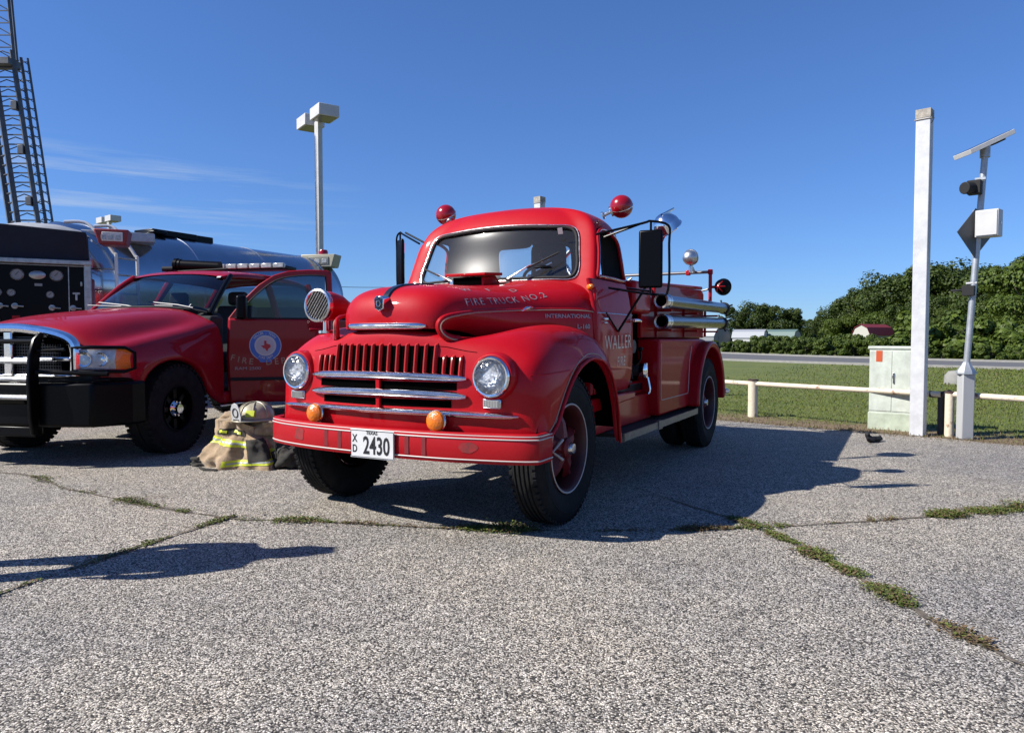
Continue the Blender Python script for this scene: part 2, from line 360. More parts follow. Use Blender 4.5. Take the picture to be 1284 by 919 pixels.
def lawn_mat():
    m = mat('mown_lawn', (.115, .158, .020), .9, var=.3, vscale=.7, bump=.6, bscale=45, col2=(.19, .215, .036)); t = m.node_tree; b = t.nodes["Principled BSDF"]
    # dry, bare soil along the lot's edge
    tc = t.nodes.new("ShaderNodeTexCoord"); dp = t.nodes.new("ShaderNodeVectorMath"); dp.operation = 'DOT_PRODUCT'; dp.inputs[1].default_value = (EN.x, EN.y, 0)
    t.links.new(tc.outputs['Object'], dp.inputs[0])
    n = t.nodes.new("ShaderNodeTexNoise"); n.inputs['Scale'].default_value = 3; n.inputs['Detail'].default_value = 6; t.links.new(tc.outputs['Object'], n.inputs['Vector'])
    a = t.nodes.new("ShaderNodeMath"); a.operation = 'MULTIPLY_ADD'; a.inputs[1].default_value = -1.5; t.links.new(n.outputs[0], a.inputs[0]); t.links.new(dp.outputs['Value'], a.inputs[2])
    mr = t.nodes.new("ShaderNodeMapRange"); e0 = EA.dot(EN); mr.inputs[1].default_value = e0 - .25; mr.inputs[2].default_value = e0 + .35; mr.inputs[3].default_value = 1; mr.inputs[4].default_value = 0
    t.links.new(a.outputs[0], mr.inputs[0])
    mx = t.nodes.new("ShaderNodeMix"); mx.data_type = 'RGBA'; src = b.inputs['Base Color'].links[0].from_socket
    t.links.new(mr.outputs[0], mx.inputs[0]); t.links.new(src, mx.inputs[6]); mx.inputs[7].default_value = (.15, .105, .06, 1); t.links.new(mx.outputs[2], b.inputs['Base Color'])
    n2 = t.nodes.new("ShaderNodeTexNoise"); n2.inputs['Scale'].default_value = 60; n2.inputs['Detail'].default_value = 3; t.links.new(tc.outputs['Object'], n2.inputs['Vector'])
    r2 = t.nodes.new("ShaderNodeValToRGB"); r2.color_ramp.elements[0].color = (.6, .6, .6, 1); r2.color_ramp.elements[1].color = (1.35, 1.35, 1.3, 1); r2.color_ramp.elements[0].position = .3; r2.color_ramp.elements[1].position = .7
    t.links.new(n2.outputs[0], r2.inputs[0])
    m2 = t.nodes.new("ShaderNodeMix"); m2.data_type = 'RGBA'; m2.blend_type = 'MULTIPLY'; m2.inputs[0].default_value = 1; t.links.new(mx.outputs[2], m2.inputs[6]); t.links.new(r2.outputs[0], m2.inputs[7]); t.links.new(m2.outputs[2], b.inputs['Base Color'])
    return m
g = MB(); n = 2000; g.quad((-n, -n, 0), (n, -n, 0), (n, n, 0), (-n, n, 0)); tag(g.build('ground', lawn_mat(), smooth=False), kind='structure')
# paved lot: ragged outer edge
def edgept(s, off=0): return EA + ED * s + EN * off
pts = []
s = -60.0
while s < 26:
    nn = noise.noise(Vector((s * 1.7, 3.1, 0))) * .10 + noise.noise(Vector((s * 7, 1.1, 0))) * .045
    q = edgept(s, nn); pts.append((q.x, q.y)); s += .12 if -6 < s < 8 else 1.0
q = edgept(26); pts += [(q.x - 30, q.y - 60), (-90, -60), (-90, 60)]
g = MB(); vs = [g.b.verts.new((x, y, .004)) for x, y in pts]; g.b.faces.new(vs); bmesh.ops.triangulate(g.b, faces=g.b.faces[:])
tag(g.build('pavement', PAVE, smooth=False), kind='structure')
# expansion joints with dark sealant
SEAL = mat('cracked_joint', (.09, .075, .06), .9, var=.5, vscale=30, col2=(.32, .26, .19), bump=.8, bscale=80)
J = {'A': [(-7.5, 6.6), (-4.37, 6.0), (-3.3, 5.3), (-1.91, 4.5), (-1.2, 4.36), (-.29, 4.19), (.7, 4.15), (1.46, 4.22), (2.4, 4.42), (3.36, 4.68), (6.2, 5.4)],
     'B': [(.92, 5.35), (1.2, 4.75), (1.46, 4.22), (1.60, 3.55), (1.68, 2.85), (1.755, 2.4), (1.9, 1.2)],
     'C': [(-1.75, 4.5), (-1.98, 3.9), (-2.26, 3.12), (-2.6, 2.2), (-2.9, 1.0)]}
JP = {}
g = MB()
for li, (k, pp) in enumerate(J.items()):
    P = catmull([Vector((x, y, 0)) for x, y in pp], 30); JP[k] = P; prev = None
    for i, p in enumerate(P):
        t = (P[min(i + 1, len(P) - 1)] - P[max(0, i - 1)]).normalized(); nr = Vector((-t.y, t.x, 0))
        wv = max(.003, .008 + .012 * noise.noise(p * 3)) * (2.6 if k == 'B' and p.y < 3 else 1); j = nr * noise.noise(p * 9) * .02
        a = g.b.verts.new(p + j + nr * (wv + .012 * noise.noise(p * 21)) + Vector((0, 0, .008 + li * .0015))); b_ = g.b.verts.new(p + j - nr * (wv + .012 * noise.noise(p * 23 + Vector((5, 0, 0)))) + Vector((0, 0, .008 + li * .0015)))
        if prev: g.b.faces.new((prev[0], prev[1], b_, a))
        prev = (a, b_)
tag(g.build('pavement_joint', SEAL, smooth=False), kind='structure')
# weeds in the joints: leaves and blades
WEED = mat('weed_leaves', (.09, .13, .02), .6, var=.5, vscale=9, col2=(.22, .26, .06), spec=.3)
DRY = mat('dry_weed', (.20, .13, .06), .8, var=.4, vscale=12)
def leaf(bm, p, d, l, wd, mi=0):
    d = d.normalized(); sd = d.cross(Vector((0, 0, 1)));
    if sd.length < .1: sd = Vector((1, 0, 0))
    sd.normalize(); up = sd.cross(d) * l * .12
    v = [bm.verts.new(q) for q in (p, p + d * l * .5 + sd * wd + up, p + d * l, p + d * l * .5 - sd * wd + up)]
    f = bm.faces.new(v); f.material_index = mi
def rdir(zmin=.1, zmax=1):
    a = random.uniform(0, 2 * math.pi); z = random.uniform(zmin, zmax); r = math.sqrt(max(0, 1 - z * z)); return Vector((r * math.cos(a), r * math.sin(a), z))
g = MB()
def weeds(path, cover, h, spread, mi=0, lw=.0035):
    """cover: list of (t0,t1,density per m)"""
    n_ = len(path) - 1
    for t0, t1, den in cover:
        i0, i1 = int(t0 * n_), int(t1 * n_)
        ln = sum((path[i + 1] - path[i]).length for i in range(i0, i1))
        for _ in range(int(ln * den)):
            u = random.uniform(i0, max(i0 + .01, i1 - .01)); i = int(u); p = path[i].lerp(path[i + 1], u - i)
            e = math.sin(math.pi * min(1, max(0, (u - i0) / (i1 - i0)))) ** .4
            cl = .5 + 1.3 * noise.noise(p * 5 + Vector((0, 0, 3)));
            if random.random() > cl * 1.3 - .05: continue
            p = p + Vector((random.gauss(0, spread * e * (.35 + .5 * cl)), random.gauss(0, spread * e * (.35 + .5 * cl)), .008))
            hh = h * e * random.uniform(.3, 1) * max(.25, cl)
            m_ = 1 if random.random() < (.75 if mi else .26) else 0
            if random.random() < .35: leaf(g.b, p, rdir(.45, 1), hh * 1.6, lw * .7, m_)
            else:
                for q in range(3): leaf(g.b, p + Vector((random.gauss(0, .008), random.gauss(0, .008), random.uniform(0, hh))), rdir(-.1, .6), random.uniform(.01, .02), random.uniform(.004, .008), m_)
weeds(JP['A'], [(.0, .10, 1200), (.13, .18, 500), (.19, .22, 200), (.24, .285, 1100), (.31, .36, 300), (.36, .415, 2300)], .030, .07)
weeds(JP['A'], [(.42, .50, 350), (.58, .66, 250)], .015, .03, 1)
weeds(JP['A'], [(.50, .545, 2600), (.69, .72, 1200), (.83, .98, 3000)], .04, .075)
weeds(JP['A'], [(.63, .68, 900), (.72, .80, 350)], .035, .035, 1)
weeds(JP['B'], [(.27, .34, 1500), (.36, .50, 5200), (.50, .66, 4200)], .032, .05)
weeds(JP['B'], [(.64, .80, 900)], .015, .04, 1)
weeds(JP['C'], [(.0, .22, 900), (.22, .4, 500), (.45, .7, 500)], .02, .03)
tag(g.build('joint_weeds', [WEED, DRY], smooth=False, fixn=False), kind='stuff')
# pebbles and crumbs lying loose
g = MB()
for _ in range(420):
    x = random.uniform(-4, 5); y = random.uniform(1.5, 7); r = random.uniform(.002, .006) * (1 + y * .12)
    q = bmesh.ops.create_icosphere(g.b, subdivisions=1, radius=r, matrix=Matrix.Translation((x, y, .004 + r * .4)) @ Matrix.Diagonal((1, random.uniform(.6, 1), .6, 1)))
tag(g.build('loose_pebbles', mat('pebble', (.3, .28, .25), .8, var=.6, vscale=3), smooth=True), kind='stuff')
# lawn blades
LB = mat('grass_blades', (.12, .17, .018), .7, var=.35, vscale=1.1, col2=(.24, .28, .05), spec=.25)
DB = mat('dead_grass', (.24, .18, .10), .85, var=.3, vscale=5)
g = MB()
for _ in range(110000):
    s = random.uniform(-3.5, 9); o_ = random.random() ** 1.7 * 22
    p = edgept(s + o_ * random.uniform(-.2, .9), o_); 
    if p.x / p.y < .22 or p.x / p.y > .76: continue
    near = o_ < .9 + .7 * noise.noise(Vector((p.x * 2, p.y * 2, 0)))
    if near and random.random() < .62 - .3 * o_: continue
    q = Vector((p.x, p.y, 0)); hh = random.uniform(.02, .05) * (1 + o_ * .03)
    leaf(g.b, q, rdir(.5, 1), hh, .0035 + o_ * .0006, 1 if random.random() < (.7 if near else .07) else 0)
for _ in range(5000):
    s = random.uniform(-4, 9); p = edgept(s, random.gauss(.0, .10)); q = Vector((p.x, p.y, .004)); leaf(g.b, q, rdir(0, .6), random.uniform(.01, .05), .004, 1)
tag(g.build('lawn_grass', [LB, DB], smooth=False, fixn=False), kind='stuff')
# road beyond the lawn
ROAD = mat('road_asphalt', (.16, .16, .16), .85, var=.12, vscale=3, bump=.2)
CONC = mat('kerb_concrete', (.38, .37, .34), .8, var=.12, vscale=6)
RN = [(8.5, 43), (10.6, 36), (14.3, 30), (18, 25.5), (26, 17)]; RF = [(13.5, 58), (16.5, 47), (20, 38), (23.5, 32.5), (33, 22)]
RN = [(2, 54)] + RN; RF = [(5.5, 72)] + RF; RN = [(-20, 84)] + RN; RF = [(-14, 104)] + RF
def strip(A, B, z, name, m, kind='structure'):
    g = MB(); A = catmull([Vector((*p, z)) for p in A], 6); B = catmull([Vector((*p, z)) for p in B], 6)
    for i in range(len(A) - 1): g.quad(A[i], A[i + 1], B[i + 1], B[i])
    return tag(g.build(name, m, smooth=False), kind=kind)
strip(RN, RF, .008, 'road', ROAD)
def kerb(P, name):
    g = MB(); P = catmull([Vector((*p, 0)) for p in P], 6); prev = None
    for i, p in enumerate(P):
        t = (P[min(i + 1, len(P) - 1)] - P[max(0, i - 1)]).normalized(); nr = Vector((-t.y, t.x, 0)) * .12
        c = [g.b.verts.new(p + nr + Vector((0, 0, -.02))), g.b.verts.new(p + nr + Vector((0, 0, .10))), g.b.verts.new(p - nr + Vector((0, 0, .10))), g.b.verts.new(p - nr + Vector((0, 0, -.02)))]
        if prev:
            for k in range(3): g.b.faces.new((prev[k], prev[k + 1], c[k + 1], c[k]))
        prev = c
    tag(g.build(name, CONC, smooth=False), kind='structure')
kerb(RN, 'kerb'); kerb(RF, 'kerb')
# ------------------------------------------------------------ old fire truck (local: x to its left side, y to the rear, z up; origin on the ground under the front axle)
T = thing('fire_truck', 'old rounded red fire truck with chrome grille bars, filling the middle of the lot', 'fire truck', (-.4603, 4.773, 0), R(-28.21))
# --- wheels
def wheel(par, name, cx, cy, side, dual=False, Rr=.46, rw=.2):
    """tyre with rim and spider; side=+1 faces +x"""
    root = bpy.data.objects.new(name, None); C.objects.link(root); root.parent = par; root.location = (cx, cy, Rr); root.empty_display_size = .1
    g = MB(); h = rw / 2
    prof = [(.262, -h * .8), (.30, -h * .95), (.36, -h * 1.08), (.41, -h * 1.0), (.436, -h * .82), (.452, -h * .70)]
    for k, xx in enumerate((-.62, -.34, -.06, .22, .50)):
        prof += [(.459, xx * h), (.460, (xx + .13) * h), (.450, (xx + .145) * h), (.450, (xx + .19) * h)] if k < 4 else [(.459, xx * h), (.458, (xx + .14) * h)]
    prof += [(.452, h * .70), (.436, h * .82), (.41, h), (.385, h * 1.06), (.383, h * 1.09), (.379, h * 1.06), (.36, h * 1.08), (.30, h * .95), (.262, h * .8), (.262, -h * .8)]
    g.lathe([(a, b) for a, b in prof], axis=(side, 0, 0), n=72)
    # tread blocks
    for k in range(64):
        a = 2 * math.pi * k / 64
        for xx, sk in ((-.72, .02), (.72, -.02)):
            c = Vector((xx * h * side, math.cos(a) * .452, math.sin(a) * .452)); g.box(c, (h * .22, .026, .016), Matrix.Rotation(a - math.pi / 2, 4, 'X'))
    g.build('tyre', RUB, root)
    g = MB()
    o = .0 if not dual else -.05
    g.lathe([(.262, -h * .8), (.262, h * .70), (.274, h * .86), (.268, h * .98), (.255, h * .9), (.246, h * .7), (.238, h * .1), (.236, -h * .7)], axis=(side, 0, 0), n=56)
    rim = g.build('rim', mat('dark_red_rim', (.10, .012, .012), .5, var=.4) if 'dark_red_rim' not in bpy.data.materials else bpy.data.materials['dark_red_rim'], root)
    g = MB(); g.lathe([(.2635, h * .97), (.2685, h * 1.005), (.2735, h * .97), (.2685, h * .955), (.2635, h * .97)], axis=(side, 0, 0), n=56); g.build('rim_stripe', WSTR, rim)
    # spider hub
    g = MB(); b0 = (-.05 if not dual else -.09)
    for k in range(5):
        a = 2 * math.pi * k / 5 + .35; u = Vector((0, math.cos(a), math.sin(a))); sx = side
        p0 = u * .05 + Vector((sx * (b0 + .07), 0, 0)); p1 = u * .245 + Vector((sx * (b0 + .035), 0, 0)); t = Vector((0, -math.sin(a), math.cos(a)))
        vs = []
        for p, wd, th in ((p0, .065, .05), (u * .15 + Vector((sx * (b0 + .075), 0, 0)), .040, .035), (p1, .032, .03)):
            vs.append([g.b.verts.new(p + t * wd + Vector((0, 0, 0))), g.b.verts.new(p + t * wd * .45 + Vector((sx * th, 0, 0))), g.b.verts.new(p - t * wd * .45 + Vector((sx * th, 0, 0))), g.b.verts.new(p - t * wd), g.b.verts.new(p - Vector((sx * th, 0, 0)))])
        for A, B in zip(vs, vs[1:]):
            for q in range(5): g.b.faces.new((A[q], A[(q + 1) % 5], B[(q + 1) % 5], B[q]))
        g.b.faces.new(vs[0]); g.b.faces.new(vs[-1][::-1])
        g.cyl(u * .222 + Vector((sx * (b0 + .04), 0, 0)), u * .222 + Vector((sx * (b0 + .085), 0, 0)), .014, n=6)
    g.lathe([(0, b0 + .15), (.045, b0 + .15), (.062, b0 + .135), (.068, b0 + .08), (.10, b0 + .06), (.105, b0 + .0), (.0, b0)], axis=(side, 0, 0), n=28)
    sp = g.build('wheel_spider', mat('dark_red_spider', (.22, .008, .012), .5, var=.3) if 'dark_red_spider' not in bpy.data.materials else bpy.data.materials['dark_red_spider'], root)
    g = MB(); g.lathe([(0, b0 + .175), (.03, b0 + .172), (.04, b0 + .15), (.04, b0 + .13)], axis=(side, 0, 0), n=18); g.build('hub_cap', OLDCH, sp)
    g = MB(); g.lathe([(.236, b0 - .02), (.06, b0 - .03)], axis=(side, 0, 0), n=30); g.build('brake_drum', VOID, root)
    if not dual and side > 0:
        x = b0 + .135
        # pale chevron mark on one spoke
        g = MB(); g.tube([(x, -.085, .062), (x - .02, -.185, .0), (x, -.085, -.058)], .009, 6); g.build('spoke_mark', WSTR, sp)
    return root
wheel(T, 'front_wheel', .827, 0, 1); wheel(T, 'front_wheel', -.827, 0, -1)
wheel(T, 'rear_wheel', .857, 3.52, 1, True); wheel(T, 'rear_wheel', -.857, 3.52, -1, True)
for sx in (1, -1):
    g = MB(); g.lathe([(.25, -.1), (.36, -.105), (.43, -.09), (.457, -.06), (.457, .06), (.43, .09), (.36, .105), (.25, .1)], c=(sx * .61, 3.52, .46), axis=(1, 0, 0), n=48); g.build('inner_tyre', RUB, T)
# --- chassis
g = MB()
for sx in (-.38, .38): g.box((sx, 2.1, .60), (.07, 5.0, .18))
g.box((0, .05, .62), (.55, 1.1, .34)); g.box((0, .15, .5), (.36, .7, .2)); g.cyl((-.75, 0, .44), (.75, 0, .44), .04); g.cyl((-.8, 3.52, .46), (.8, 3.52, .46), .06); g.sph((0, 3.52, .46), .19)
g.box((0, 2.3, .72), (1.5, 4.0, .06)); g.cyl((0, .6, .5), (0, 3.4, .46), .045)
for sx in (-.42, .42):
    for k in range(4): g.box((sx, .0, .475 + k * .022), (.06, 1.05 - k * .2, .016)); g.box((sx, 3.5, .53 + k * .022), (.07, 1.1 - k * .2, .016))
g.build('chassis', FRAME, T)
# --- front clip: nose panel and fenders in one sheet, then cut along the seams
xs = [0, .18, .36, .46, .58, .72, .84, .92]
def frow(z, ys, side):  # front rows: common z
    return [(x, y, z) for x, y in zip(xs, ys)] + side
rows = [
 frow(.60, [-.665, -.66, -.635, -.62, -.60, -.575, -.545, -.515], [(.968, -.47, .60), (.978, -.435, .597), (.98, -.405, .595), (.955, -.395, .595)]),
 frow(.66, [-.67, -.665, -.64, -.622, -.602, -.58, -.548, -.515], [(.970, -.45, .66), (.982, -.38, .655), (.984, -.325, .65), (.955, -.315, .65)]),
 frow(.76, [-.672, -.665, -.64, -.622, -.602, -.585, -.55, -.515], [(.972, -.43, .76), (.985, -.32, .76), (.988, -.235, .765), (.955, -.225, .76)]),
 frow(.88, [-.665, -.658, -.632, -.615, -.600, -.585, -.55, -.51], [(.97, -.42, .88), (.982, -.27, .88), (.99, -.13, .875), (.955, -.12, .868)]),
 frow(.98, [-.655, -.645, -.618, -.60, -.585, -.565, -.53, -.49], [(.965, -.39, .97), (.975, -.21, .955), (.992, -.03, .945), (.955, -.02, .935)]),
 [(0, -.645, 1.08), (.18, -.635, 1.08), (.36, -.605, 1.08), (.46, -.58, 1.075), (.58, -.56, 1.07), (.72, -.52, 1.07), (.84, -.47, 1.06), (.915, -.41, 1.045), (.955, -.29, 1.02), (.97, -.13, .99), (.992, .06, .978), (.955, .065, .968)],
 [(0, -.638, 1.15), (.18, -.627, 1.15), (.35, -.59, 1.145), (.45, -.55, 1.13), (.57, -.50, 1.13), (.71, -.43, 1.145), (.82, -.37, 1.13), (.90, -.28, 1.10), (.945, -.17, 1.055), (.965, -.03, 1.02), (.992, .15, .998), (.955, .15, .988)],
 [(0, -.62, 1.19), (.18, -.60, 1.19), (.33, -.55, 1.17), (.44, -.44, 1.13), (.56, -.37, 1.145), (.70, -.28, 1.195), (.81, -.22, 1.185), (.89, -.13, 1.145), (.94, -.04, 1.085), (.965, .08, 1.035), (.992, .24, 1.00), (.955, .24, .99)],
 [(0, -.45, 1.16), (.18, -.45, 1.16), (.33, -.40, 1.14), (.46, -.20, 1.11), (.57, -.12, 1.15), (.70, -.03, 1.218), (.80, .02, 1.215), (.885, .08, 1.17), (.94, .15, 1.10), (.968, .24, 1.035), (.992, .35, .985), (.955, .35, .975)],
 [(0, -.2, 1.12), (.18, -.2, 1.12), (.36, -.15, 1.10), (.50, .08, 1.09), (.60, .15, 1.14), (.71, .20, 1.212), (.80, .25, 1.216), (.885, .30, 1.175), (.94, .34, 1.10), (.968, .40, 1.02), (.992, .46, .93), (.955, .455, .925)],
 [(0, .1, 1.1), (.18, .1, 1.1), (.4, .15, 1.08), (.56, .35, 1.06), (.65, .38, 1.11), (.74, .42, 1.175), (.82, .45, 1.18), (.89, .48, 1.14), (.94, .50, 1.06), (.966, .535, .98), (.992, .545, .85), (.955, .54, .845)],
 [(0, .3, 1.05), (.18, .3, 1.05), (.45, .35, 1.03), (.62, .53, 1.0), (.72, .56, 1.04), (.79, .60, 1.08), (.845, .62, 1.085), (.90, .63, 1.05), (.94, .635, .97), (.966, .64, .88), (.992, .62, .72), (.955, .61, .72)],
 [(0, .5, 1.0), (.18, .5, 1.0), (.5, .5, .98), (.68, .66, .9), (.76, .68, .93), (.82, .70, .96), (.865, .705, .965), (.91, .70, .94), (.945, .70, .86), (.966, .70, .77), (.992, .672, .58), (.955, .66, .58)],
 [(0, .6, .9), (.18, .6, .9), (.5, .6, .8), (.70, .70, .6), (.78, .715, .6), (.83, .725, .6), (.87, .73, .6), (.91, .73, .58), (.945, .73, .55), (.966, .725, .50), (.99, .705, .41), (.955, .695, .41)],
]
clip = grid('front_fender', rows, RED, T, sub=3, mirror=True)
CLIPB = bvh(clip)
def split(o, name, keep, m, par):
    """move the faces chosen by keep() into an object of their own"""
    bm = bmesh.new(); bm.from_mesh(o.data); bm2 = bm.copy()
    bmesh.ops.delete(bm, geom=[f for f in bm.faces if keep(f.calc_center_median())], context='FACES')
    bmesh.ops.delete(bm2, geom=[f for f in bm2.faces if not keep(f.calc_center_median())], context='FACES')
    bm.to_mesh(o.data); me = bpy.data.meshes.new(name); bm2.to_mesh(me); bm.free(); bm2.free()
    return finish(me, name, m, par, True, 60)
nose = split(clip, 'nose_panel', lambda c: abs(c.x) < .40, RED, T)
fr = split(clip, 'front_fender', lambda c: c.x < 0, RED, T)
def front(x, z, off=0):
    h = CLIPB.ray_cast(Vector((x, -2, z)), Vector((0, 1, 0))); return h[0].y - off
# pinstripe and bead along the wheel arch, crease on the side
arch = [(.986, -.46, .592), (.994, -.405, .595), (.997, -.325, .65), (.999, -.235, .765), (1.0, -.13, .875), (1.002, -.03, .945), (1.002, .06, .978), (1.002, .15, .998), (1.002, .24, 1.00), (1.002, .35, .985), (1.002, .46, .93), (1.002, .545, .85), (1.002, .62, .72), (1.0, .672, .58), (.998, .705, .41)]
for sx, oo in ((1, clip), (-1, fr)):
    A = [Vector((x * sx - sx * .006, y, z)) for x, y, z in arch]
    g = MB(); g.tube(A, .011, 8, smooth=5); g.build('arch_lip', RED, oo)
    cx, cz = .1, .5
    B = [Vector((p.x + sx * .000, cx + (p.y - cx) * 1.055, cz + (p.z - cz) * 1.06)) for p in A[1:]]
    g = MB(); g.tube([Vector((CLIPB.ray_cast(Vector((sx * 2, p.y, p.z)), Vector((-sx, 0, 0)))[0] or p)) + Vector((sx * .001, 0, 0)) for p in catmull(B, 5)], .0035, 5); g.build('arch_pinstripe', PINK, oo)
    cr = []
    for k in range(26):
        y = -.50 + k * .046; z = .925 + .04 * math.sin(k / 25 * 1.4)
        if y > -.1: break
        h = CLIPB.ray_cast(Vector((sx * 2, y, z)), Vector((-sx, 0, 0)))
        if h[0]: cr.append(h[0] + Vector((-sx * .001, 0, 0)))
    g = MB(); g.tube(cr, .004, 6); g.build('fender_crease', RED, oo)
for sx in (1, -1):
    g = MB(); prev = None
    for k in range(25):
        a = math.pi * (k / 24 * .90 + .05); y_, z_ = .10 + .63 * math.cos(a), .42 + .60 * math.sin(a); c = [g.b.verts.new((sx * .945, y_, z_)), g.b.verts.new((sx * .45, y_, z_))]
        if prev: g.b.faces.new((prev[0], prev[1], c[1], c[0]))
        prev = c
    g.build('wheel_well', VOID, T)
    g = MB(); g.lathe([(.022, 0), (.022, .01), (.015, .035), (0, .05)], (sx * .80, .60, 1.475), (sx * .8, -.5, .2), 14); g.build('marker_lamp', AMBER, T)
# --- hood
hr = []
HR = [((-.635, 1.185), (-.44, 1.175), .365), ((-.64, 1.27), (-.38, 1.17), .39), ((-.617, 1.35), (-.30, 1.15), .42), ((-.555, 1.42), (-.18, 1.10), .455), ((-.43, 1.453), (-.05, 1.08), .49),
      ((-.2, 1.468), (.1, 1.05), .54), ((.1, 1.478), (.26, 1.05), .61), ((.36, 1.495), (.40, 1.05), .735), ((.52, 1.525), (.53, 1.05), .832), ((.66, 1.552), (.66, 1.05), .858)]
for (c, b_, wd) in HR:
    row = []
    for k in range(10):
        ph = math.pi / 2 * k / 9; bx = max(0, min(1, (c[0] - .05) / .5)); sx_ = math.sin(ph) ** lerp(.62, .42, bx); cz_ = max(0, math.cos(ph)) ** lerp(.60, .45, bx)
        row.append((wd * sx_, lerp(b_[0], c[0], cz_), lerp(b_[1], c[1], cz_)))
    hr.append(row)
hood = grid('hood', hr, RED, T, sub=3, mirror=True)
HB = bvh(hood)
def hside(y, z, sx=1): return HB.ray_cast(Vector((sx * 2, y, z)), Vector((-sx, 0, 0)))
# scuttle panel between hood and windscreen is part of the cab shell below
# --- cab shell
def ring(z, F, Sd, Rr):
    return [(x, y, z if not callable(z) else z(x, y)) for x, y in F + Sd + Rr]
# columns: F0..F4 (front, centre to pillar) | S0..S4 side | R0..R3 rear corner to centre
def cabring(z, fy, wx, sx_, ry, fc=.065):
    # fy: y at front centre; wx: window half width; sx_: side half width; ry: rear wall
    F = [(0, fy), (wx * .35, fy + fc * .10), (wx * .7, fy + fc * .42), (wx * .93, fy + fc * .85), (wx, fy + fc), (wx + (sx_ - wx) * .55, fy + fc - .004)]
    Sd = [(sx_ - .010, fy + fc + .0), (sx_, fy + fc + .028), (sx_ + .003, fy + fc + .10), (sx_ + .006, lerp(fy + fc + .10, ry - .15, .5)), (sx_ + .004, ry - .15), (sx_, ry - .10), (sx_ - .02, ry - .045)]
    Rr = [(sx_ - .08, ry - .005), (.34, ry - .03), (.28, ry - .05), (.15, ry - .055), (0, ry - .055)]
    return [(x, y, z) for x, y in F + Sd + Rr]
crows = [cabring(.74, .50, .74, .845, 1.43, .06), cabring(1.34, .54, .70, .842, 1.43, .06), cabring(1.50, .60, .68, .815, 1.43), cabring(1.555, .63, .675, .804, 1.43), cabring(1.62, .655, .668, .798, 1.425),
         cabring(1.75, .705, .648, .782, 1.41), cabring(1.875, .750, .622, .757, 1.39), cabring(1.925, .772, .605, .742, 1.38), cabring(1.985, .80, .56, .708, 1.365), cabring(2.04, .84, .50, .65, 1.33), cabring(2.085, .88, .42, .55, 1.31), cabring(2.118, .94, .28, .37, 1.28, .04)]
# bow the windscreen header: raise the centre of the upper rings
def bowz(r, dz): return [(x, y, z + dz * max(0, 1 - (x / .62) ** 2) * (1 if k < 6 else 0)) for k, (x, y, z) in enumerate(r)]
crows[6] = bowz(crows[6], .035); crows[7] = bowz(crows[7], .035); crows[8] = bowz(crows[8], .025); crows[9] = bowz(crows[9], .02); crows[10] = bowz(crows[10], .015)
crows.append([(x * .35, lerp(y, 1.09, .65), 2.143) for x, y, z in crows[-1]])
crows.append([(x * .02, 1.09 + (y - 1.09) * .02, 2.150) for x, y, z in crows[-1]])
def cabskip(i, j):
    if 3 <= i <= 6:
        if j < 4: return True               # windscreen
        if 4 <= i + 1 and 7 <= j <= 9 and i >= 3: return True  # door window
        if 4 <= i <= 5 and 14 <= j <= 16: return True             # rear window
        if i in (4, 5) and j >= 14: return True
    if i <= 2 and 7 <= j <= 10: return True                     # doorway below the window
    return False
cab = grid('cab', crows, RED, T, sub=2, mirror=True, skip=cabskip)
lin = finish(cab.data.copy(), 'roof_lining', INT, T, True, 60)
lin.data.materials.clear(); lin.data.materials.append(INT)
lin.data.transform(Matrix.Translation((0, 1.02, 1.6)) @ Matrix.Diagonal((.978, .965, .972, 1)) @ Matrix.Translation((0, -1.02, -1.6)))
# side cowl wall in front of the door
for sx in (1, -1): g = MB(); g.prism([(.60, .74), (.64, .74), (.64, 1.48), (.60, 1.48)], 'x', sx * .80, sx * .846); g.build('cowl_side', RED, T, bevel=.01)
# glass
def cglass(r0, r1, js, name, off=-.012, n=4):
    rr = []
    for t in [k / n for k in range(n + 1)]:
        A, B = crows[r0], crows[r1]; row = []
        for j in js:
            a, b_ = Vector(A[j]), Vector(B[j]); row.append(tuple(a.lerp(b_, t)))
        rr.append(row)
    return rr
ws = [[Vector(crows[i][j]) + Vector((0, .012, 0)) for j in range(0, 6)] for i in range(3, 8)]
wsg = grid('windshield', [[tuple(p) for p in r] for r in ws], SCREEN, T, sub=2, mirror=True)
# rubber seal
def loopseal(pts, r, m, name, par, sm=4): g = MB(); g.tube(pts, r, 8, closed=True, smooth=sm); return g.build(name, m, par)
wl = []
A = crows
seq = [A[3][0], A[3][1], A[3][2], A[3][3], A[4][4], A[5][4], A[6][4], A[7][3], A[7][2], A[7][1], A[7][0]]
pp = [Vector(p) for p in seq]
tw = [Vector((0, 0, 0))] * len(pp)
full = pp + [Vector((-p.x, p.y, p.z)) for p in pp[-2:0:-1]]
full = [p + Vector((0, -.006, 0)) for p in full]
ctr = Vector((0, .7, 1.75)); full = [Vector((ctr.x + (p.x - ctr.x) * .985, p.y, ctr.z + (p.z - ctr.z) * .975)) for p in full]
loopseal(full, .011, BLACKM, 'windshield_seal', T)
loopseal([p + Vector((p.x * .03, -.004, (p.z - 1.75) * .07)) for p in full], .0035, OLDCH, 'windshield_trim', T)
g = MB(); g.box((.52, .735, 1.895), (.035, .002, .045), Matrix.Rotation(R(22), 4, 'X') @ Matrix.Rotation(R(12), 4, 'Z')); g.build('inspection_sticker', WHITE, T, smooth=False)
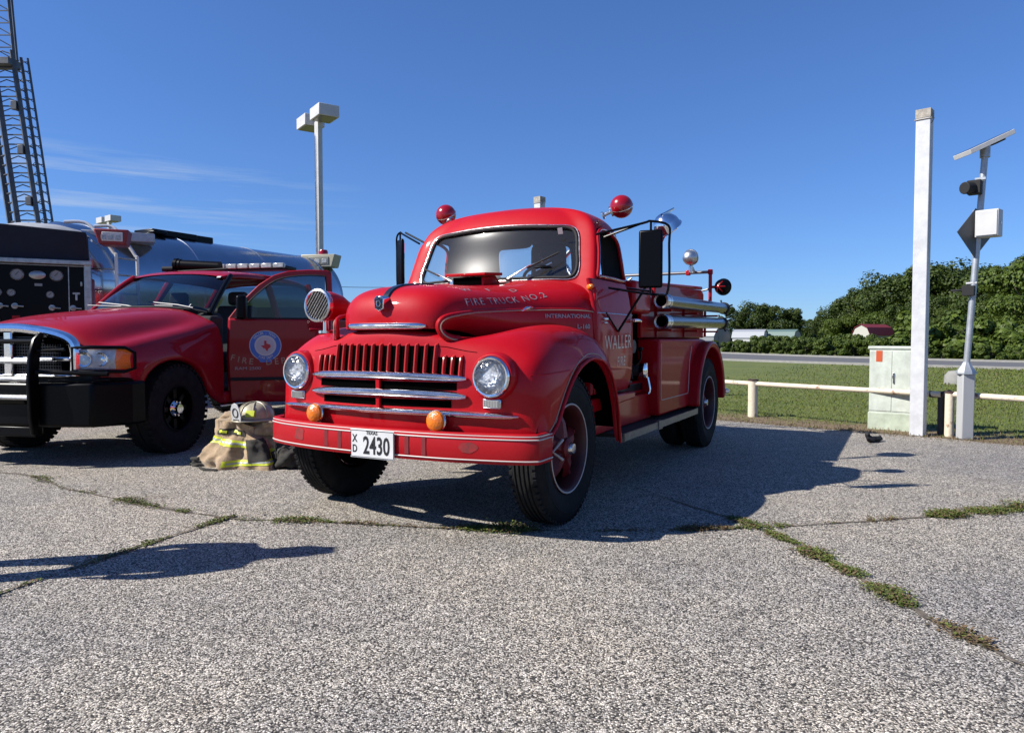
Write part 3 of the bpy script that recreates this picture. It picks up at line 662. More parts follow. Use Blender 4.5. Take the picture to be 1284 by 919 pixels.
# wipers
for x0, x1, z1 in ((.18, .50, 1.715), (-.30, -.60, 1.66)):
    g = MB(); y0 = .60; a = Vector((x0, y0 - .03, 1.555)); b_ = Vector((x1, .675 if x1 > 0 else .70, z1)); m_ = a.lerp(b_, .5) + Vector((0, -.03, .01))
    g.tube([a, m_, b_.lerp(a, .25)], .005, 6); g.box(a + Vector((0, .02, -.01)), (.03, .04, .03)); wp = g.build('wiper_arm', OLDCH, T)
    g = MB(); g.tube([a.lerp(b_, .45) + Vector((0, -.025, 0)), b_ + Vector((0, -.02, 0)), b_.lerp(a, -.12) + Vector((0, -.015, 0))], .007, 6); g.build('wiper_blade', BLACKM, wp)
# rear window glass and interior
g = MB(); g.box((0, 1.352, 1.745), (.64, .004, .34)); g.build('rear_window', CLEAR, T, smooth=False)
g = MB(); g.box((.20, 1.22, 1.70), (.30, .10, .36)); gb = g.build('air_pack', SEAT, T, bevel=.05, seg=3)
g = MB(); g.cyl((.13, 1.15, 1.66), (.27, 1.15, 1.72), .022); g.tube([(.15, 1.14, 1.80), (.21, 1.12, 1.74), (.29, 1.14, 1.78)], .010, smooth=3); g.build('pack_buckle', OLDCH, gb)
g = MB(); g.box((0, 1.25, 1.15), (1.45, .14, .72), Matrix.Rotation(R(-8), 4, 'X')); g.box((0, 1.0, .92), (1.45, .5, .18)); g.build('seat', SEAT, T, bevel=.04)
g = MB(); g.box((0, .86, 1.42), (1.46, .18, .2)); g.build('dashboard', mat('dash_red', (.08, .006, .008), .4), T, bevel=.03)
g = MB(); c = Vector((.38, .86, 1.53)); ax = Vector((0, .55, .8)).normalized(); Q = ax.to_track_quat('Z', 'Y').to_matrix()
g.tube([c + Q @ Vector((.20 * math.cos(a), .20 * math.sin(a), 0)) for a in [2 * math.pi * k / 36 for k in range(36)]], .012, 8, closed=True)
for a in (0, 2.1, 4.2): g.cyl(c, c + Q @ Vector((.2 * math.cos(a), .2 * math.sin(a), 0)), .007)
g.cyl(c, c - ax * .35, .02); g.build('steering_wheel', BLACK, T)
g = MB(); g.box((0, 1.36, 1.28), (1.6, .02, .5)); g.box((0, .62, 1.1), (1.5, .02, .4)); g.box((0, 1.0, .80), (1.6, .8, .03)); g.build('cab_lining', INT, T)
# --- doors
for sx in (1, -1):
    x = sx * .848
    dr = []
    for z, dx in ((.735, -.03), (.77, -.004), (.85, .012), (1.0, .020), (1.2, .020), (1.29, .014), (1.31, .008), (1.42, -.010), (1.505, -.030), (1.54, -.042)):
        dr.append([(x + sx * (dx - .03), .588, z), (x + sx * dx, .592, z), (x + sx * (dx + .002), .66, z), (x + sx * (dx + .006), .95, z), (x + sx * (dx + .003), 1.28, z), (x + sx * dx, 1.352, z), (x + sx * (dx - .03), 1.356, z)])
    door = grid('door', dr, RED, T, sub=2, flip=sx < 0); DB_ = bvh(door)
    # lower door skirt below the door
    g = MB(); g.prism([(.5, .62), (1.42, .66), (1.42, .715), (.5, .715)], 'x', sx * .78, sx * .862); g.build('sill', RED, T, bevel=.012)
    # window frame and glass
    A_ = crows; P = [A_[3][7], A_[4][7], A_[5][7], A_[6][7], A_[7][8], A_[7][9], A_[6][10], A_[5][10], A_[4][10], A_[3][10], A_[3][9], A_[3][8]]
    P = [Vector((sx * (q[0] + .004), q[1], q[2])) for q in P]; pc = sum(P, Vector()) / len(P); P = [Vector((q.x, pc.y + (q.y - pc.y) * .95, pc.z + (q.z - pc.z) * .95)) for q in P]
    g = MB(); g.tube(P, .014, 8, closed=True, smooth=4); g.build('window_frame', RED, door)
    g = MB(); g.tube([p + Vector((sx * .012, 0, 0)) for p in P], .004, 6, closed=True, smooth=4); g.build('window_trim', OLDCH, door)
    g = MB(); g.tube([Vector((sx * .80, .86, 1.565)), Vector((sx * .757, .89, 1.88))], .009, 6); g.build('vent_pillar', BLACKM, door)
    vent = [Vector((sx * .80, .72, 1.565)), Vector((sx * .80, .86, 1.565)), Vector((sx * .757, .89, 1.88)), Vector((sx * .757, .84, 1.87))]
    g = MB(); g.quad(*vent); g.build('vent_glass', GLASS, door, smooth=False)
    # belt pinstripe on the door, handle
    g = MB(); g.tube([DB_.ray_cast(Vector((sx * 2, y, 1.302)), Vector((-sx, 0, 0)))[0] + Vector((sx * .001, 0, 0)) for y in (.61, .7, .8, .9, 1.0, 1.1, 1.2, 1.3, 1.335)], .004, 6); g.build('belt_stripe', OLDCH, door)
    g = MB(); g.cyl((x, 1.26, 1.262), (x + sx * .05, 1.26, 1.262), .012); g.tube([(x + sx * .05, 1.25, 1.262), (x + sx * .062, 1.32, 1.264), (x + sx * .06, 1.40, 1.26)], [.014, .012, .008], 8, smooth=3); g.build('handle', CHROME, door)
    g = MB(); g.box((x + sx * .022, .72, 1.262), (.03, .07, .018)); g.box((x + sx * .02, .72, 1.235), (.03, .055, .012)); g.build('hinge', OLDCH, door, bevel=.004)
    if sx > 0:
        text('door_lettering', 'WALLER', .142, CREAML, door, frame_m(Vector((2, 1.00, 1.095)), (0, 1, .02), (0, 0, 1)), proj=DB_, dirv=(-1, 0, 0), off=.0015, sx=.95, spacing=1.15, subd=.1)
        text('door_lettering', 'FIRE', .10, CREAML, door, frame_m(Vector((2, 1.06, .955)), (0, 1, .02), (0, 0, 1)), proj=DB_, dirv=(-1, 0, 0), off=.0015, sx=.9, spacing=1.1, subd=.1)
# --- hood details
SB = BVHTree.FromPolygons(*(lambda a, b_: ([v.co.copy() for v in a.data.vertices] + [v.co.copy() for v in b_.data.vertices], [list(p.vertices) for p in a.data.polygons] + [[len(a.data.vertices) + i for i in p.vertices] for p in b_.data.polygons]))(hood, nose))
for sx in (1, -1):
    yz = [(-.52, 1.262), (-.42, 1.278), (-.3, 1.288), (-.1, 1.30), (.1, 1.31), (.3, 1.318), (.45, 1.32), (.55, 1.315), (.588, 1.31)]
    path = []
    for y, z in [tuple(v) for v in catmull([Vector((*q, 0)) for q in yz], 4)] and [(v.x, v.y) for v in catmull([Vector((*q, 0)) for q in yz], 4)]:
        h = SB.ray_cast(Vector((sx * 2, y, z)), Vector((-sx, 0, 0)))
        if h[0]: path.append(h[0])
    curl = catmull([Vector((sx * x, y, z)) for x, y, z in ((.455, -.50, 1.118), (.415, -.555, 1.128), (.385, -.590, 1.158), (.375, -.605, 1.198), (.388, -.595, 1.235), (.415, -.54, 1.258), (.436, -.47, 1.268))], 4)
    path = [p for p in path if p.y > -.40]
    full = curl + path
    full = [sum((full[max(0, min(len(full) - 1, i + k))] for k in (-2, -1, 0, 1, 2)), Vector()) / 5 for i in range(len(full))]
    n_ = len(full)
    g = MB(); g.tube(full, [lerp(.026 if sx > 0 else .015, .010, min(1, i / 34)) for i in range(n_)], 10, smooth=2 if False else 0); bd = g.build('hood_bead', RED, hood)
    st = []
    for i, p in enumerate(full):
        k_ = min(1, i / 34); r_ = lerp(.026, .010, k_); o_ = Vector((sx * .75, -.62, -.10)).normalized().lerp(Vector((sx * .9, 0, -.45)).normalized(), min(1, i / 26)); st.append(p + o_ * (r_ + .001))
    g = MB(); g.tube(catmull(st, 2), .0045, 6); g.build('hood_pinstripe', PINK, hood)
    # chrome spear on the bead
    k0 = min(range(n_), key=lambda i: abs(full[i].y - .12)); p = full[k0]
    g = MB(); g.tube([p + Vector((sx * .008, -.05, -.012)), p + Vector((sx * .02, -.02, .008)), p + Vector((sx * .024, .04, .014)), p + Vector((sx * .018, .12, .010)), p + Vector((sx * .01, .17, .002))], [.003, .010, .010, .007, .003], 8, smooth=3); g.build('hood_latch', CHROME, hood)
    if sx > 0:
        def hoodtext(s_, y, z, size, **kw):
            h = HB.ray_cast(Vector((2, y, z)), Vector((-1, 0, 0))); nn = h[1] if h[1].x > 0 else -h[1]; nn.y = 0; nn.normalize()
            xd = Vector((0, 1, -.085)); yd = nn.cross(xd).normalized(); text('hood_lettering', s_, size, TEXTC, hood, frame_m(h[0] + nn * .25, xd, yd), proj=HB, dirv=-nn, off=.0025, **kw)
        hoodtext('FIRE TRUCK NO.2', -.03, 1.362, .070, spacing=1.2, sx=1.08, subd=.05)
        for ch, y, z in (('W', -.27, 1.420), ('F', -.06, 1.430), ('D', .15, 1.437)): hoodtext(ch, y, z, .060, sx=1.6, subd=.05)
    # badges
    h = hside(.36, 1.27, sx)
    if h[0]:
        Mx = frame_m(h[0] + Vector((sx * .004, 0, 0)), (-.27 * sx if False else 0, sx, 0) if sx > 0 else (0, -1, 0), (0, 0, 1))
        text('badge', 'INTERNATIONAL', .036, BADGE, hood, frame_m(Vector((sx * 2, .40, 1.273)), (0, sx, .01), (0, 0, 1)), proj=HB, dirv=(-sx, 0, 0), off=.005, sx=1.1, bold=.0006, spacing=1.02)
        text('badge', 'L-160', .042, BADGE, hood, frame_m(Vector((sx * 2, .50, 1.205)), (0, sx, .01), (0, 0, 1)), proj=HB, dirv=(-sx, 0, 0), off=.005, bold=.0008)
# hood top: black stripe, scoop
cs = []
for k in range(22):
    t = k / 21; y = -.66 + .62 * t
    h = HB.ray_cast(Vector((0, -1.2 + 1.0 * t, 1.36 + 1.0 * t)), Vector((0, 1 - t * .9, -.05 - t)).normalized())
    if h[0]: cs.append((h[0], h[1] if h[1].z > -.2 else -h[1]))
g = MB(); prev = None
for i, (p, n_) in enumerate(cs):
    wd = lerp(.030, .012, i / len(cs)); 
    n_ = Vector((0, n_.y if n_.y < 0 else n_.y, abs(n_.z))).normalized(); c4 = [g.b.verts.new(p + Vector((-wd, 0, 0)) - n_ * .004), g.b.verts.new(p + Vector((-wd * .7, 0, 0)) + n_ * .012), g.b.verts.new(p + Vector((wd * .7, 0, 0)) + n_ * .012), g.b.verts.new(p + Vector((wd, 0, 0)) - n_ * .004)]
    if prev:
        for k in range(3): g.b.faces.new((prev[k], prev[k + 1], c4[k + 1], c4[k]))
    prev = c4
g.build('hood_stripe', mat('dark_blue_trim', (.012, .016, .03), .3, 0, .4), hood)
g = MB(); g.prism([(.31, 1.455), (.315, 1.555), (.50, 1.575), (.60, 1.50), (.58, 1.46)], 'x', -.125, .125); g.build('hood_vent', RED, hood, bevel=.008)
g = MB(); g.box((0, .40, 1.578), (.33, .25, .020), Matrix.Rotation(R(4), 4, 'X')); g.build('vent_lid', RED, hood, bevel=.005)
g = MB(); g.box((0, .308, 1.525), (.225, .01, .055)); g.build('vent_shade_plate', VOID, hood)  # black plate paints the shade of the mouth; the vent is solid
# lip chrome and emblem
def chromebar(x0, x1, z, h, d_, name, par, off=.012, bowz=.0, n=24, yfun=None, taper=True):
    g = MB(); prev = None
    for k in range(n + 1):
        t = k / n; x = lerp(x0, x1, t); e = 1 - abs(2 * t - 1) ** 14 * .6; zz = z + bowz * (1 - (2 * t - 1) ** 2)
        y = (yfun or front)(x, zz) - off
        prof = [(d_ * .2, -h * .5), (-d_ * .55, -h * .42), (-d_ * .9, -h * .16), (-d_, .0), (-d_ * .75, h * .06), (-d_ * .95, h * .16), (-d_ * .7, h * .38), (d_ * .2, h * .5)]
        c = [g.b.verts.new((x, y + a * e, zz + b_ * e)) for a, b_ in prof]
        if prev:
            for q in range(8): g.b.faces.new((prev[q], prev[(q + 1) % 8], c[(q + 1) % 8], c[q]))
        else: g.b.faces.new(c)
        prev = c
    g.b.faces.new(prev[::-1]); return g.build(name, CHROME, par, angle=50)
def hoodfront(x, z): h = HB.ray_cast(Vector((x, -2, max(z, 1.20))), Vector((0, 1, 0))); return h[0].y
chromebar(-.29, .29, 1.198, .042, .022, 'hood_lip_chrome', hood, off=.004, yfun=hoodfront)
g = MB(); g.prism([(-.032, 1.30), (0, 1.285), (.032, 1.30), (.036, 1.36), (.022, 1.375), (-.022, 1.375), (-.036, 1.36)], 'y', -.668, -.60); em = g.build('emblem', CHROME, hood, bevel=.005)
g = MB(); g.prism([(-.022, 1.308), (0, 1.298), (.022, 1.308), (.025, 1.355), (-.025, 1.355)], 'y', -.6705, -.66); g.build('emblem_field', mat('emblem_black', (.02, .02, .03), .3), em)
g = MB(); g.box((0, -.672, 1.33), (.008, .006, .05)); g.tube([(.014 * math.cos(a), -.672, 1.33 + .018 * math.sin(a)) for a in [k * math.pi / 8 for k in range(16)]], .003, 6, closed=True); g.build('emblem_mark', CHROME, em)
# --- grille
def shade_panel(x0, x1, z0, z1, name):
    """black sheet painted as shade between the bars, following the curved panel"""
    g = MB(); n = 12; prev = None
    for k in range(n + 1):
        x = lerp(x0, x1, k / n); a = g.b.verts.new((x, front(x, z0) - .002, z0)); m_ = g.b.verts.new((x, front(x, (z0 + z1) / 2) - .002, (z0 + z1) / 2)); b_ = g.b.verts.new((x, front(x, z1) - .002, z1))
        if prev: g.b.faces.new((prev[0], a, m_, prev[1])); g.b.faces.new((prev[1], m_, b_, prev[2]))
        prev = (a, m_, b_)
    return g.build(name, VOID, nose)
shade_panel(-.365, .365, .905, 1.085, 'grille_shade_panel'); shade_panel(-.53, -.375, .905, 1.022, 'grille_shade_panel'); shade_panel(.375, .53, .905, 1.022, 'grille_shade_panel')  # black sheets imitate shaded gaps; the nose panel has no holes
shade_panel(-.50, .50, .836, .880, 'grille_shade_panel'); shade_panel(-.47, .47, .738, .780, 'grille_shade_panel')
for sx in (-1, 1): g = MB(); g.tube([(sx * x, front(x, z) + .001, z) for x, z in ((.37, 1.082), (.42, 1.078), (.47, 1.068), (.54, 1.055), (.60, 1.048))], .0028, 6); g.build('panel_seam', VOID, nose)
def rib(x, z0, z1):
    g = MB(); zs = [z0, lerp(z0, z1, .5), z1 - .012, z1 - .004, z1 + .001]; prev = None
    for i, z in enumerate(zs):
        y = front(x, z); e = (1, 1, 1, .9, .7)[i]; d_ = .021 * (1, 1, .95, .65, .1)[i]
        pr = [(-.0095, .004), (-.0095 * e, -d_ * .55), (-.004 * e, -d_), (.004 * e, -d_), (.0095 * e, -d_ * .55), (.0095, .004)]
        c = [g.b.verts.new((x + a, y + b_, z)) for a, b_ in pr]
        if prev:
            for q in range(5): g.b.faces.new((prev[q], prev[q + 1], c[q + 1], c[q]))
        prev = c
    g.b.faces.new(prev); return g.build('grille_rib', RIBRED, nose)
for k in range(13): rib(-.36 + k * .06, .90, 1.098)
for k in range(3):
    for sx in (-1, 1): rib(sx * (.418 + k * .05), .90, 1.032)
for x0, z in ((.565, .903), (.565, .803)): chromebar(-x0, x0, z, .050, .036, 'grille_bar', nose, off=.01, bowz=.012)
chromebar(-.86, .86, .700, .038, .030, 'grille_bar', nose, off=.008, bowz=.008)
g = MB(); g.box((0, front(0, .85) - .012, .81), (.03, .02, .2)); g.build('grille_post', RED, nose, bevel=.006)
# --- lamps
def headlight(sx):
    c = Vector((sx * .7155, min(front(.7155 + a, .917 + b_) for a, b_ in ((0, 0), (.06, 0), (-.09, 0), (0, .06), (0, -.09))) + .004, .917)); ax = Vector((sx * .05, -1, 0.02)).normalized()
    rt = bpy.data.objects.new('headlight', None); C.objects.link(rt); rt.parent = T; rt.location = (0, 0, 0); rt.empty_display_size = .1
    g = MB(); g.lathe([(.136, -.05), (.134, -.01), (.130, .008), (.124, .018), (.119, .020), (.113, .014), (.110, .0)], c, ax, 48); g.build('lamp_bucket', RED, rt)
    g = MB(); g.lathe([(.112, .0), (.115, .014), (.113, .028), (.105, .037), (.097, .036), (.095, .028), (.094, .018)], c, ax, 48); g.build('bezel', CHROME, rt)
    g = MB(); g.lathe([(.097, .036), (.085, .022), (.06, .010), (.03, .004), (0, .002)], c, ax, 40); g.build('reflector', mat('lamp_reflector', (.66, .67, .69), .42, .5, var=.45, vscale=45, bump=.9, bscale=35) if 'lamp_reflector' not in bpy.data.materials else bpy.data.materials['lamp_reflector'], rt)
    g = MB(); g.lathe([(.097, .036), (.08, .052), (.055, .062), (.03, .067), (0, .069)], c, ax, 40); g.build('lens', LENSF, rt)
    g = MB(); z = .917 - .118; x = sx * .7155
    yy = front(abs(x), .775); g.box((sx * .715, yy - .008, .771), (.115, .022, .055)); sg = g.build('parking_lamp', OLDCH, T, bevel=.008)
    g = MB(); g.box((sx * .715, yy - .021, .771), (.095, .006, .036))
    for q in range(9): g.box((sx * .715 - .04 + q * .01, yy - .025, .771), (.003, .003, .034))
    g.build('parking_lens', mat('frosted_lens', (.55, .55, .52), .25) if 'frosted_lens' not in bpy.data.materials else bpy.data.materials['frosted_lens'], sg)
LENSF = bpy.data.materials.new('fluted_lens'); LENSF.use_nodes = True
t = LENSF.node_tree; t.nodes.clear(); o = t.nodes.new("ShaderNodeOutputMaterial"); tr = t.nodes.new("ShaderNodeBsdfTransparent"); tr.inputs[0].default_value = (.95, .96, .97, 1)
gl = t.nodes.new("ShaderNodeBsdfGlossy"); gl.inputs['Roughness'].default_value = .12; fx = t.nodes.new("ShaderNodeFresnel"); fx.inputs[0].default_value = 1.6; mx = t.nodes.new("ShaderNodeMixShader")
vv = t.nodes.new("ShaderNodeTexVoronoi"); vv.inputs['Scale'].default_value = 60; tc = t.nodes.new("ShaderNodeTexCoord"); t.links.new(tc.outputs['Object'], vv.inputs['Vector'])
bp = t.nodes.new("ShaderNodeBump"); bp.inputs['Strength'].default_value = .8; bp.inputs['Distance'].default_value = .004; t.links.new(vv.outputs['Distance'], bp.inputs['Height']); t.links.new(bp.outputs[0], gl.inputs['Normal']); t.links.new(bp.outputs[0], fx.inputs['Normal'])
t.links.new(fx.outputs[0], mx.inputs[0]); t.links.new(tr.outputs[0], mx.inputs[1]); t.links.new(gl.outputs[0], mx.inputs[2]); t.links.new(mx.outputs[0], o.inputs[0])
headlight(1); headlight(-1)
for x in (.41, -.50):
    y = front(abs(x), .64) - .05; ax = (0, -1, .05)
    g = MB(); g.lathe([(0, -.05), (.04, -.045), (.060, -.01), (.064, .004), (.058, .010)], (x, y, .665), ax, 28); g.cyl((x, y + .01, .665), (x, y + .05, .60), .008); ml = g.build('amber_lamp', OLDCH, T)
    g = MB(); g.lathe([(.058, .006), (.054, .024), (.036, .038), (0, .044)], (x, y, .668), ax, 28); g.build('amber_lens', AMBER, ml)
# --- bumper
bp_ = [(-.985, -.40), (-.983, -.50), (-.96, -.565), (-.90, -.605), (-.75, -.66), (-.5, -.712), (-.25, -.735), (0, -.742), (.25, -.735), (.5, -.712), (.75, -.66), (.90, -.615), (.972, -.575), (.985, -.55), (.986, -.50), (.985, -.40)]
bpp = catmull([Vector((*p, 0)) for p in bp_], 6)
g = MB(); prev = None
prof = [(.03, .608), (.012, .616), (.0, .612), (-.006, .598), (-.008, .53), (-.006, .462), (.0, .450), (.02, .446), (.03, .452)]
for i, p in enumerate(bpp):
    t_ = (bpp[min(i + 1, len(bpp) - 1)] - bpp[max(0, i - 1)]).normalized(); nr = Vector((-t_.y, t_.x, 0))   # inward
    c = [g.b.verts.new(p + nr * a + Vector((0, 0, b_))) for a, b_ in prof]
    if prev:
        for q in range(len(prof)): g.b.faces.new((prev[q], prev[(q + 1) % len(prof)], c[(q + 1) % len(prof)], c[q]))
    else: g.b.faces.new(c)
    prev = c
g.b.faces.new(prev[::-1]); bump = g.build('front_bumper', BRED, T, angle=40)
bbm = bvh(bump)
for z in (.585, .470):
    ps = []
    for i, p in enumerate(bpp):
        t_ = (bpp[min(i + 1, len(bpp) - 1)] - bpp[max(0, i - 1)]).normalized(); nr = Vector((-t_.y, t_.x, 0)); ps.append(p - nr * .0075 + Vector((0, 0, z)))
    g = MB(); g.tube(ps, .0042, 6); g.build('bumper_stripe', WSTR, bump)
    if z > .5: g = MB(); g.tube([p + Vector((0, .004, .017)) for p in ps], .003, 6); g.build('bumper_stripe', WSTR, bump)
for x in (-.60, .62, -.35, .25):
    y = bbm.ray_cast(Vector((x, -2, .53)), Vector((0, 1, 0)))[0].y
    if abs(x) > .5:
        g = MB(); vs = []
        for k in range(26):
            a = k / 26 * 6.283; r = 1 + .5 * noise.noise(Vector((math.cos(a) * 1.1 + x * 19, math.sin(a) * 1.1, x))); px_ = x + math.cos(a) * .055 * r; h = bbm.ray_cast(Vector((px_, -2, .53)), Vector((0, 1, 0))); vs.append(g.b.verts.new((px_, h[0].y - .0015, .535 + math.sin(a) * .034 * r)))
        g.b.faces.new(vs); g.build('scuff_patch', bpy.data.materials['scuffed_rust'] if 'scuffed_rust' in bpy.data.materials else mat('scuffed_rust', (.22, .03, .025), .7, var=.8, vscale=26, col2=(.56, .012, .02)), bump, smooth=False)
    else:
        for dx in (0, .11): g = MB(); h = bbm.ray_cast(Vector((x + dx, -2, .53)), Vector((0, 1, 0))); g.box((x + dx, h[0].y + .001, .53), (.028, .006, .10)); g.build('dark_stripe', mat('dull_dark_red', (.26, .012, .018), .6) if 'dull_dark_red' not in bpy.data.materials else bpy.data.materials['dull_dark_red'], bump, smooth=False)
g = MB()
for sx in (-.38, .38): g.box((sx, -.48, .53), (.06, .4, .12))
g.box((0, -.46, .56), (1.7, .16, .02)); g.build('bumper_bracket', FRAME, T)
# licence plate
g = MB(); g.box((.02, -.762, .520), (.315, .004, .165)); pl = g.build('licence_plate', mat('plate_white', (1.0, 1.0, .98), .45, var=.06), T, bevel=.012)
PB = mat('plate_black', (.02, .02, .025), .5)
def ptxt(s, size, x, z, sx=1, bold=0): return text('plate_text', s, size, PB, pl, frame_m(Vector((x, -.7650, z)), (1, 0, 0), (0, 0, 1)), ext=.0006, sx=sx, bold=bold)
ptxt('TEXAS', .028, .02, .585, 1.0, .0006); ptxt('X', .062, -.105, .548, .8, .001); ptxt('D', .062, -.105, .488, .8, .001); ptxt('2430', .142, .052, .508, .68, .0026)
g = MB()
for a, b_ in (((-.132, .444), (.172, .444)), ((-.132, .597), (.172, .597)), ((-.134, .446), (-.134, .595)), ((.174, .446), (.174, .595))): g.tube([(a[0], -.7645, a[1]), (b_[0], -.7645, b_[1])], .0016, 5)
g.build('plate_rim', PB, pl)
TUBE = mat('suction_tube', (.20, .17, .18), .24, 1)
# --- running boards, hose bed, pump panel
for sx in (1, -1):
    g = MB(); g.box((sx * .80, 1.96, .425), (.30, 2.12, .03)); rb = g.build('running_board', BLACKM, T)
    g = MB(); g.box((sx * .955, 1.96, .418), (.012, 2.14, .055)); g.box((sx * .955, 1.75, .418), (.03, .10, .07)); g.build('board_edge', mat('tarnished_strip', (.22, .20, .17), .45, .7, var=.3, vscale=40) if 'tarnished_strip' not in bpy.data.materials else bpy.data.materials['tarnished_strip'], rb)
    g = MB(); g.box((sx * .78, 1.2, .555), (.05, 1.6, .22)); g.build('splash_apron', RED, T, bevel=.01)
g = MB(); g.lathe([(0, .03), (.022, .03), (.028, .015), (.03, 0)], (.81, 1.02, .60), (1, 0, .1), 16); g.tube([(.82 + .0, 1.02 + .026 * math.cos(a), .60 + .026 * math.sin(a)) for a in [k * math.pi / 8 for k in range(16)]], .006, 6, closed=True); g.build('fuel_cap', CHROME, T)
# compartments and rear fender
for sx in (1, -1):
    prof = [(1.93, .47), (2.98, .47)]
    for k in range(13):
        a = math.pi * (1 - k / 12); prof.append((3.50 + .52 * math.cos(a), .56 + .50 * math.sin(a)))
    prof += [(4.02, .50), (4.10, .50)]
    for k in range(9):
        a = k / 8 * math.pi / 2; prof.append((3.44 + .66 * math.cos(a), .56 + .56 * math.sin(a)))
    prof += [(1.93, 1.12)]
    g = MB(); g.prism(prof, 'x', sx * .70, sx * .90); bx_ = g.build('rear_compartment', BRED if False else RED, T, bevel=.018, angle=30)
    # flared wheel fender
    fp = []
    out_, in_ = [], []
    for k in range(15):
        a = math.pi * (1.0 - k / 14); out_.append((3.50 + .60 * math.cos(a), .50 + .60 * math.sin(a))); in_.append((3.50 + .535 * math.cos(a), .50 + .535 * math.sin(a)))
    prof = [(out_[0][0], .47)] + out_ + [(out_[-1][0], .47), (in_[-1][0], .47)] + in_[::-1] + [(in_[0][0], .47)]
    g = MB(); g.prism(prof, 'x', sx * .72, sx * 1.0); rf_ = g.build('rear_fender', RED, T, bevel=.02, seg=3, angle=40)
    g = MB(); g.tube([(sx * 1.0015, y_, z_) for y_, z_ in [(3.50 + .575 * math.cos(math.pi * (1 - k / 24)), .50 + .575 * math.sin(math.pi * (1 - k / 24))) for k in range(25)]], .0035, 5); g.build('fender_pinstripe', PINK, rf_)
    g = MB(); g.tube([(sx * .902, 1.99, .60), (sx * .902, 2.86, .60), (sx * .902, 2.88, .63), (sx * .902, 2.92, .90), (sx * .902, 3.0, 1.05)], .0035, 5); g.tube([(sx * .902, 1.99, .60), (sx * .902, 1.975, .64), (sx * .902, 1.975, 1.08)], .003, 5); g.build('panel_pinstripe', WSTR, bx_)
    # hose bed side
    g = MB(); g.prism([(1.93, 1.13), (4.15, 1.13), (4.15, 1.62), (4.05, 1.66), (2.05, 1.60), (1.93, 1.56)], 'x', sx * .70, sx * .74); g.build('hose_bed_side', RED, T, bevel=.008)
    g = MB(); g.tube([(sx * .72, 1.95, 1.60), (sx * .72, 4.1, 1.685)], .018, 8); g.build('bed_rail', RED, T)
    # suction hose tubes
for z0, z1, y0, y1 in ((1.448, 1.475, 2.07, 4.55), (1.271, 1.300, 2.08, 4.45)):
    for sx in (1, -1):
        a, b_ = Vector((sx * .87, y0, z0)), Vector((sx * .87, y1, z1)); ax = (b_ - a).normalized()
        g = MB(); g.cyl(a + ax * .02, b_, .058, n=32, cap=False); hb = g.build('suction_hose', TUBE, T)
        g = MB(); g.lathe([(.048, .10), (.048, -.005), (.064, -.008), (.068, .0), (.068, .03), (.062, .035), (.060, .10), (.066, .11), (.066, .14), (.059, .145)], a, ax, 32); g.build('coupling', OLDCH, hb)
        g = MB(); g.lathe([(.047, .05), (0, .05)], a, ax, 24); g.build('coupling_bore', VOID, hb)
        g = MB(); g.lathe([(.058, 0), (.070, .005), (.070, .07), (.05, .08), (.0, .08)], b_, ax, 28)
        for q in range(4):
            an = q * math.pi / 2 + .4; u = Vector((math.cos(an), 0, math.sin(an))); g.cyl(b_ + ax * .04 + u * .06, b_ + ax * .07 + u * .10, .010)
        g.build('hose_cap', BLACKM, hb)
for sx in (1, -1):
    for y in (2.35, 3.3, 4.2):
        g = MB(); g.box((sx * .80, y, 1.375), (.17, .03, .02)); g.box((sx * .80, y, 1.20), (.17, .03, .02)); g.box((sx * .745, y, 1.32), (.02, .04, .36)); g.build('hose_bracket', BRED, T)
# pump enclosure behind the cab
g = MB(); g.box((0, 1.80, .95), (1.392, .70, .80)); g.build('pump_housing', VOID, T)
g = MB(); g.box((0, 1.72, .62), (1.5, .5, .3)); g.box((0, 1.70, 1.46), (1.66, .42, .26)); g.build('pump_cowling', RED, T, bevel=.03, seg=3)
for sx in (1, -1):
    g = MB(); g.cyl((sx * .64, 1.62, 1.06), (sx * .78, 1.62, 1.06), .055); g.cyl((sx * .64, 1.80, .86), (sx * .80, 1.80, .86), .05); g.box((sx * .70, 1.62, 1.12), (.08, .16, .03)); g.cyl((sx * .66, 1.66, .72), (sx * .74, 1.66, .72), .06)
    pv = g.build('pump_outlet', mat('dark_valve', (.10, .09, .09), .5, .3) if 'dark_valve' not in bpy.data.materials else bpy.data.materials['dark_valve'], T)
    g = MB(); g.lathe([(.058, -.01), (.062, .01), (.062, .03), (.04, .045), (0, .048)], (sx * .79, 1.80, .86), (sx, 0, 0), 20); g.tube([(sx * .83, 1.80, .92), (sx * .83, 1.80, .80)], .008); g.tube([(sx * .82, 1.86, .80), (sx * .84, 1.86, .70), (sx * .83, 1.85, .66)], .009, smooth=3); g.build('outlet_cap', CHROME, pv)
    g = MB(); g.tube([(sx * .80, 1.58, .90), (sx * .84, 1.60, .96), (sx * .84, 1.60, 1.02)], .010, 8, smooth=3); g.sph((sx * .84, 1.60, 1.04), .02)
    g.tube([(sx * .76, 1.54, .96), (sx * .79, 1.53, .80)], .012); g.build('valve_lever', BLACK, pv)
    for y_, z_, r_ in ((1.56, 1.24, .045), (1.70, 1.25, .045), (1.83, 1.22, .035), (1.62, .96, .03)):
        g = MB(); g.lathe([(r_, 0), (r_ * 1.08, .012), (r_ * .9, .022), (r_ * .88, .016), (0, .016)], (sx * .651, y_, z_), (sx, 0, 0), 20); g.build('gauge', OLDCH, pv)
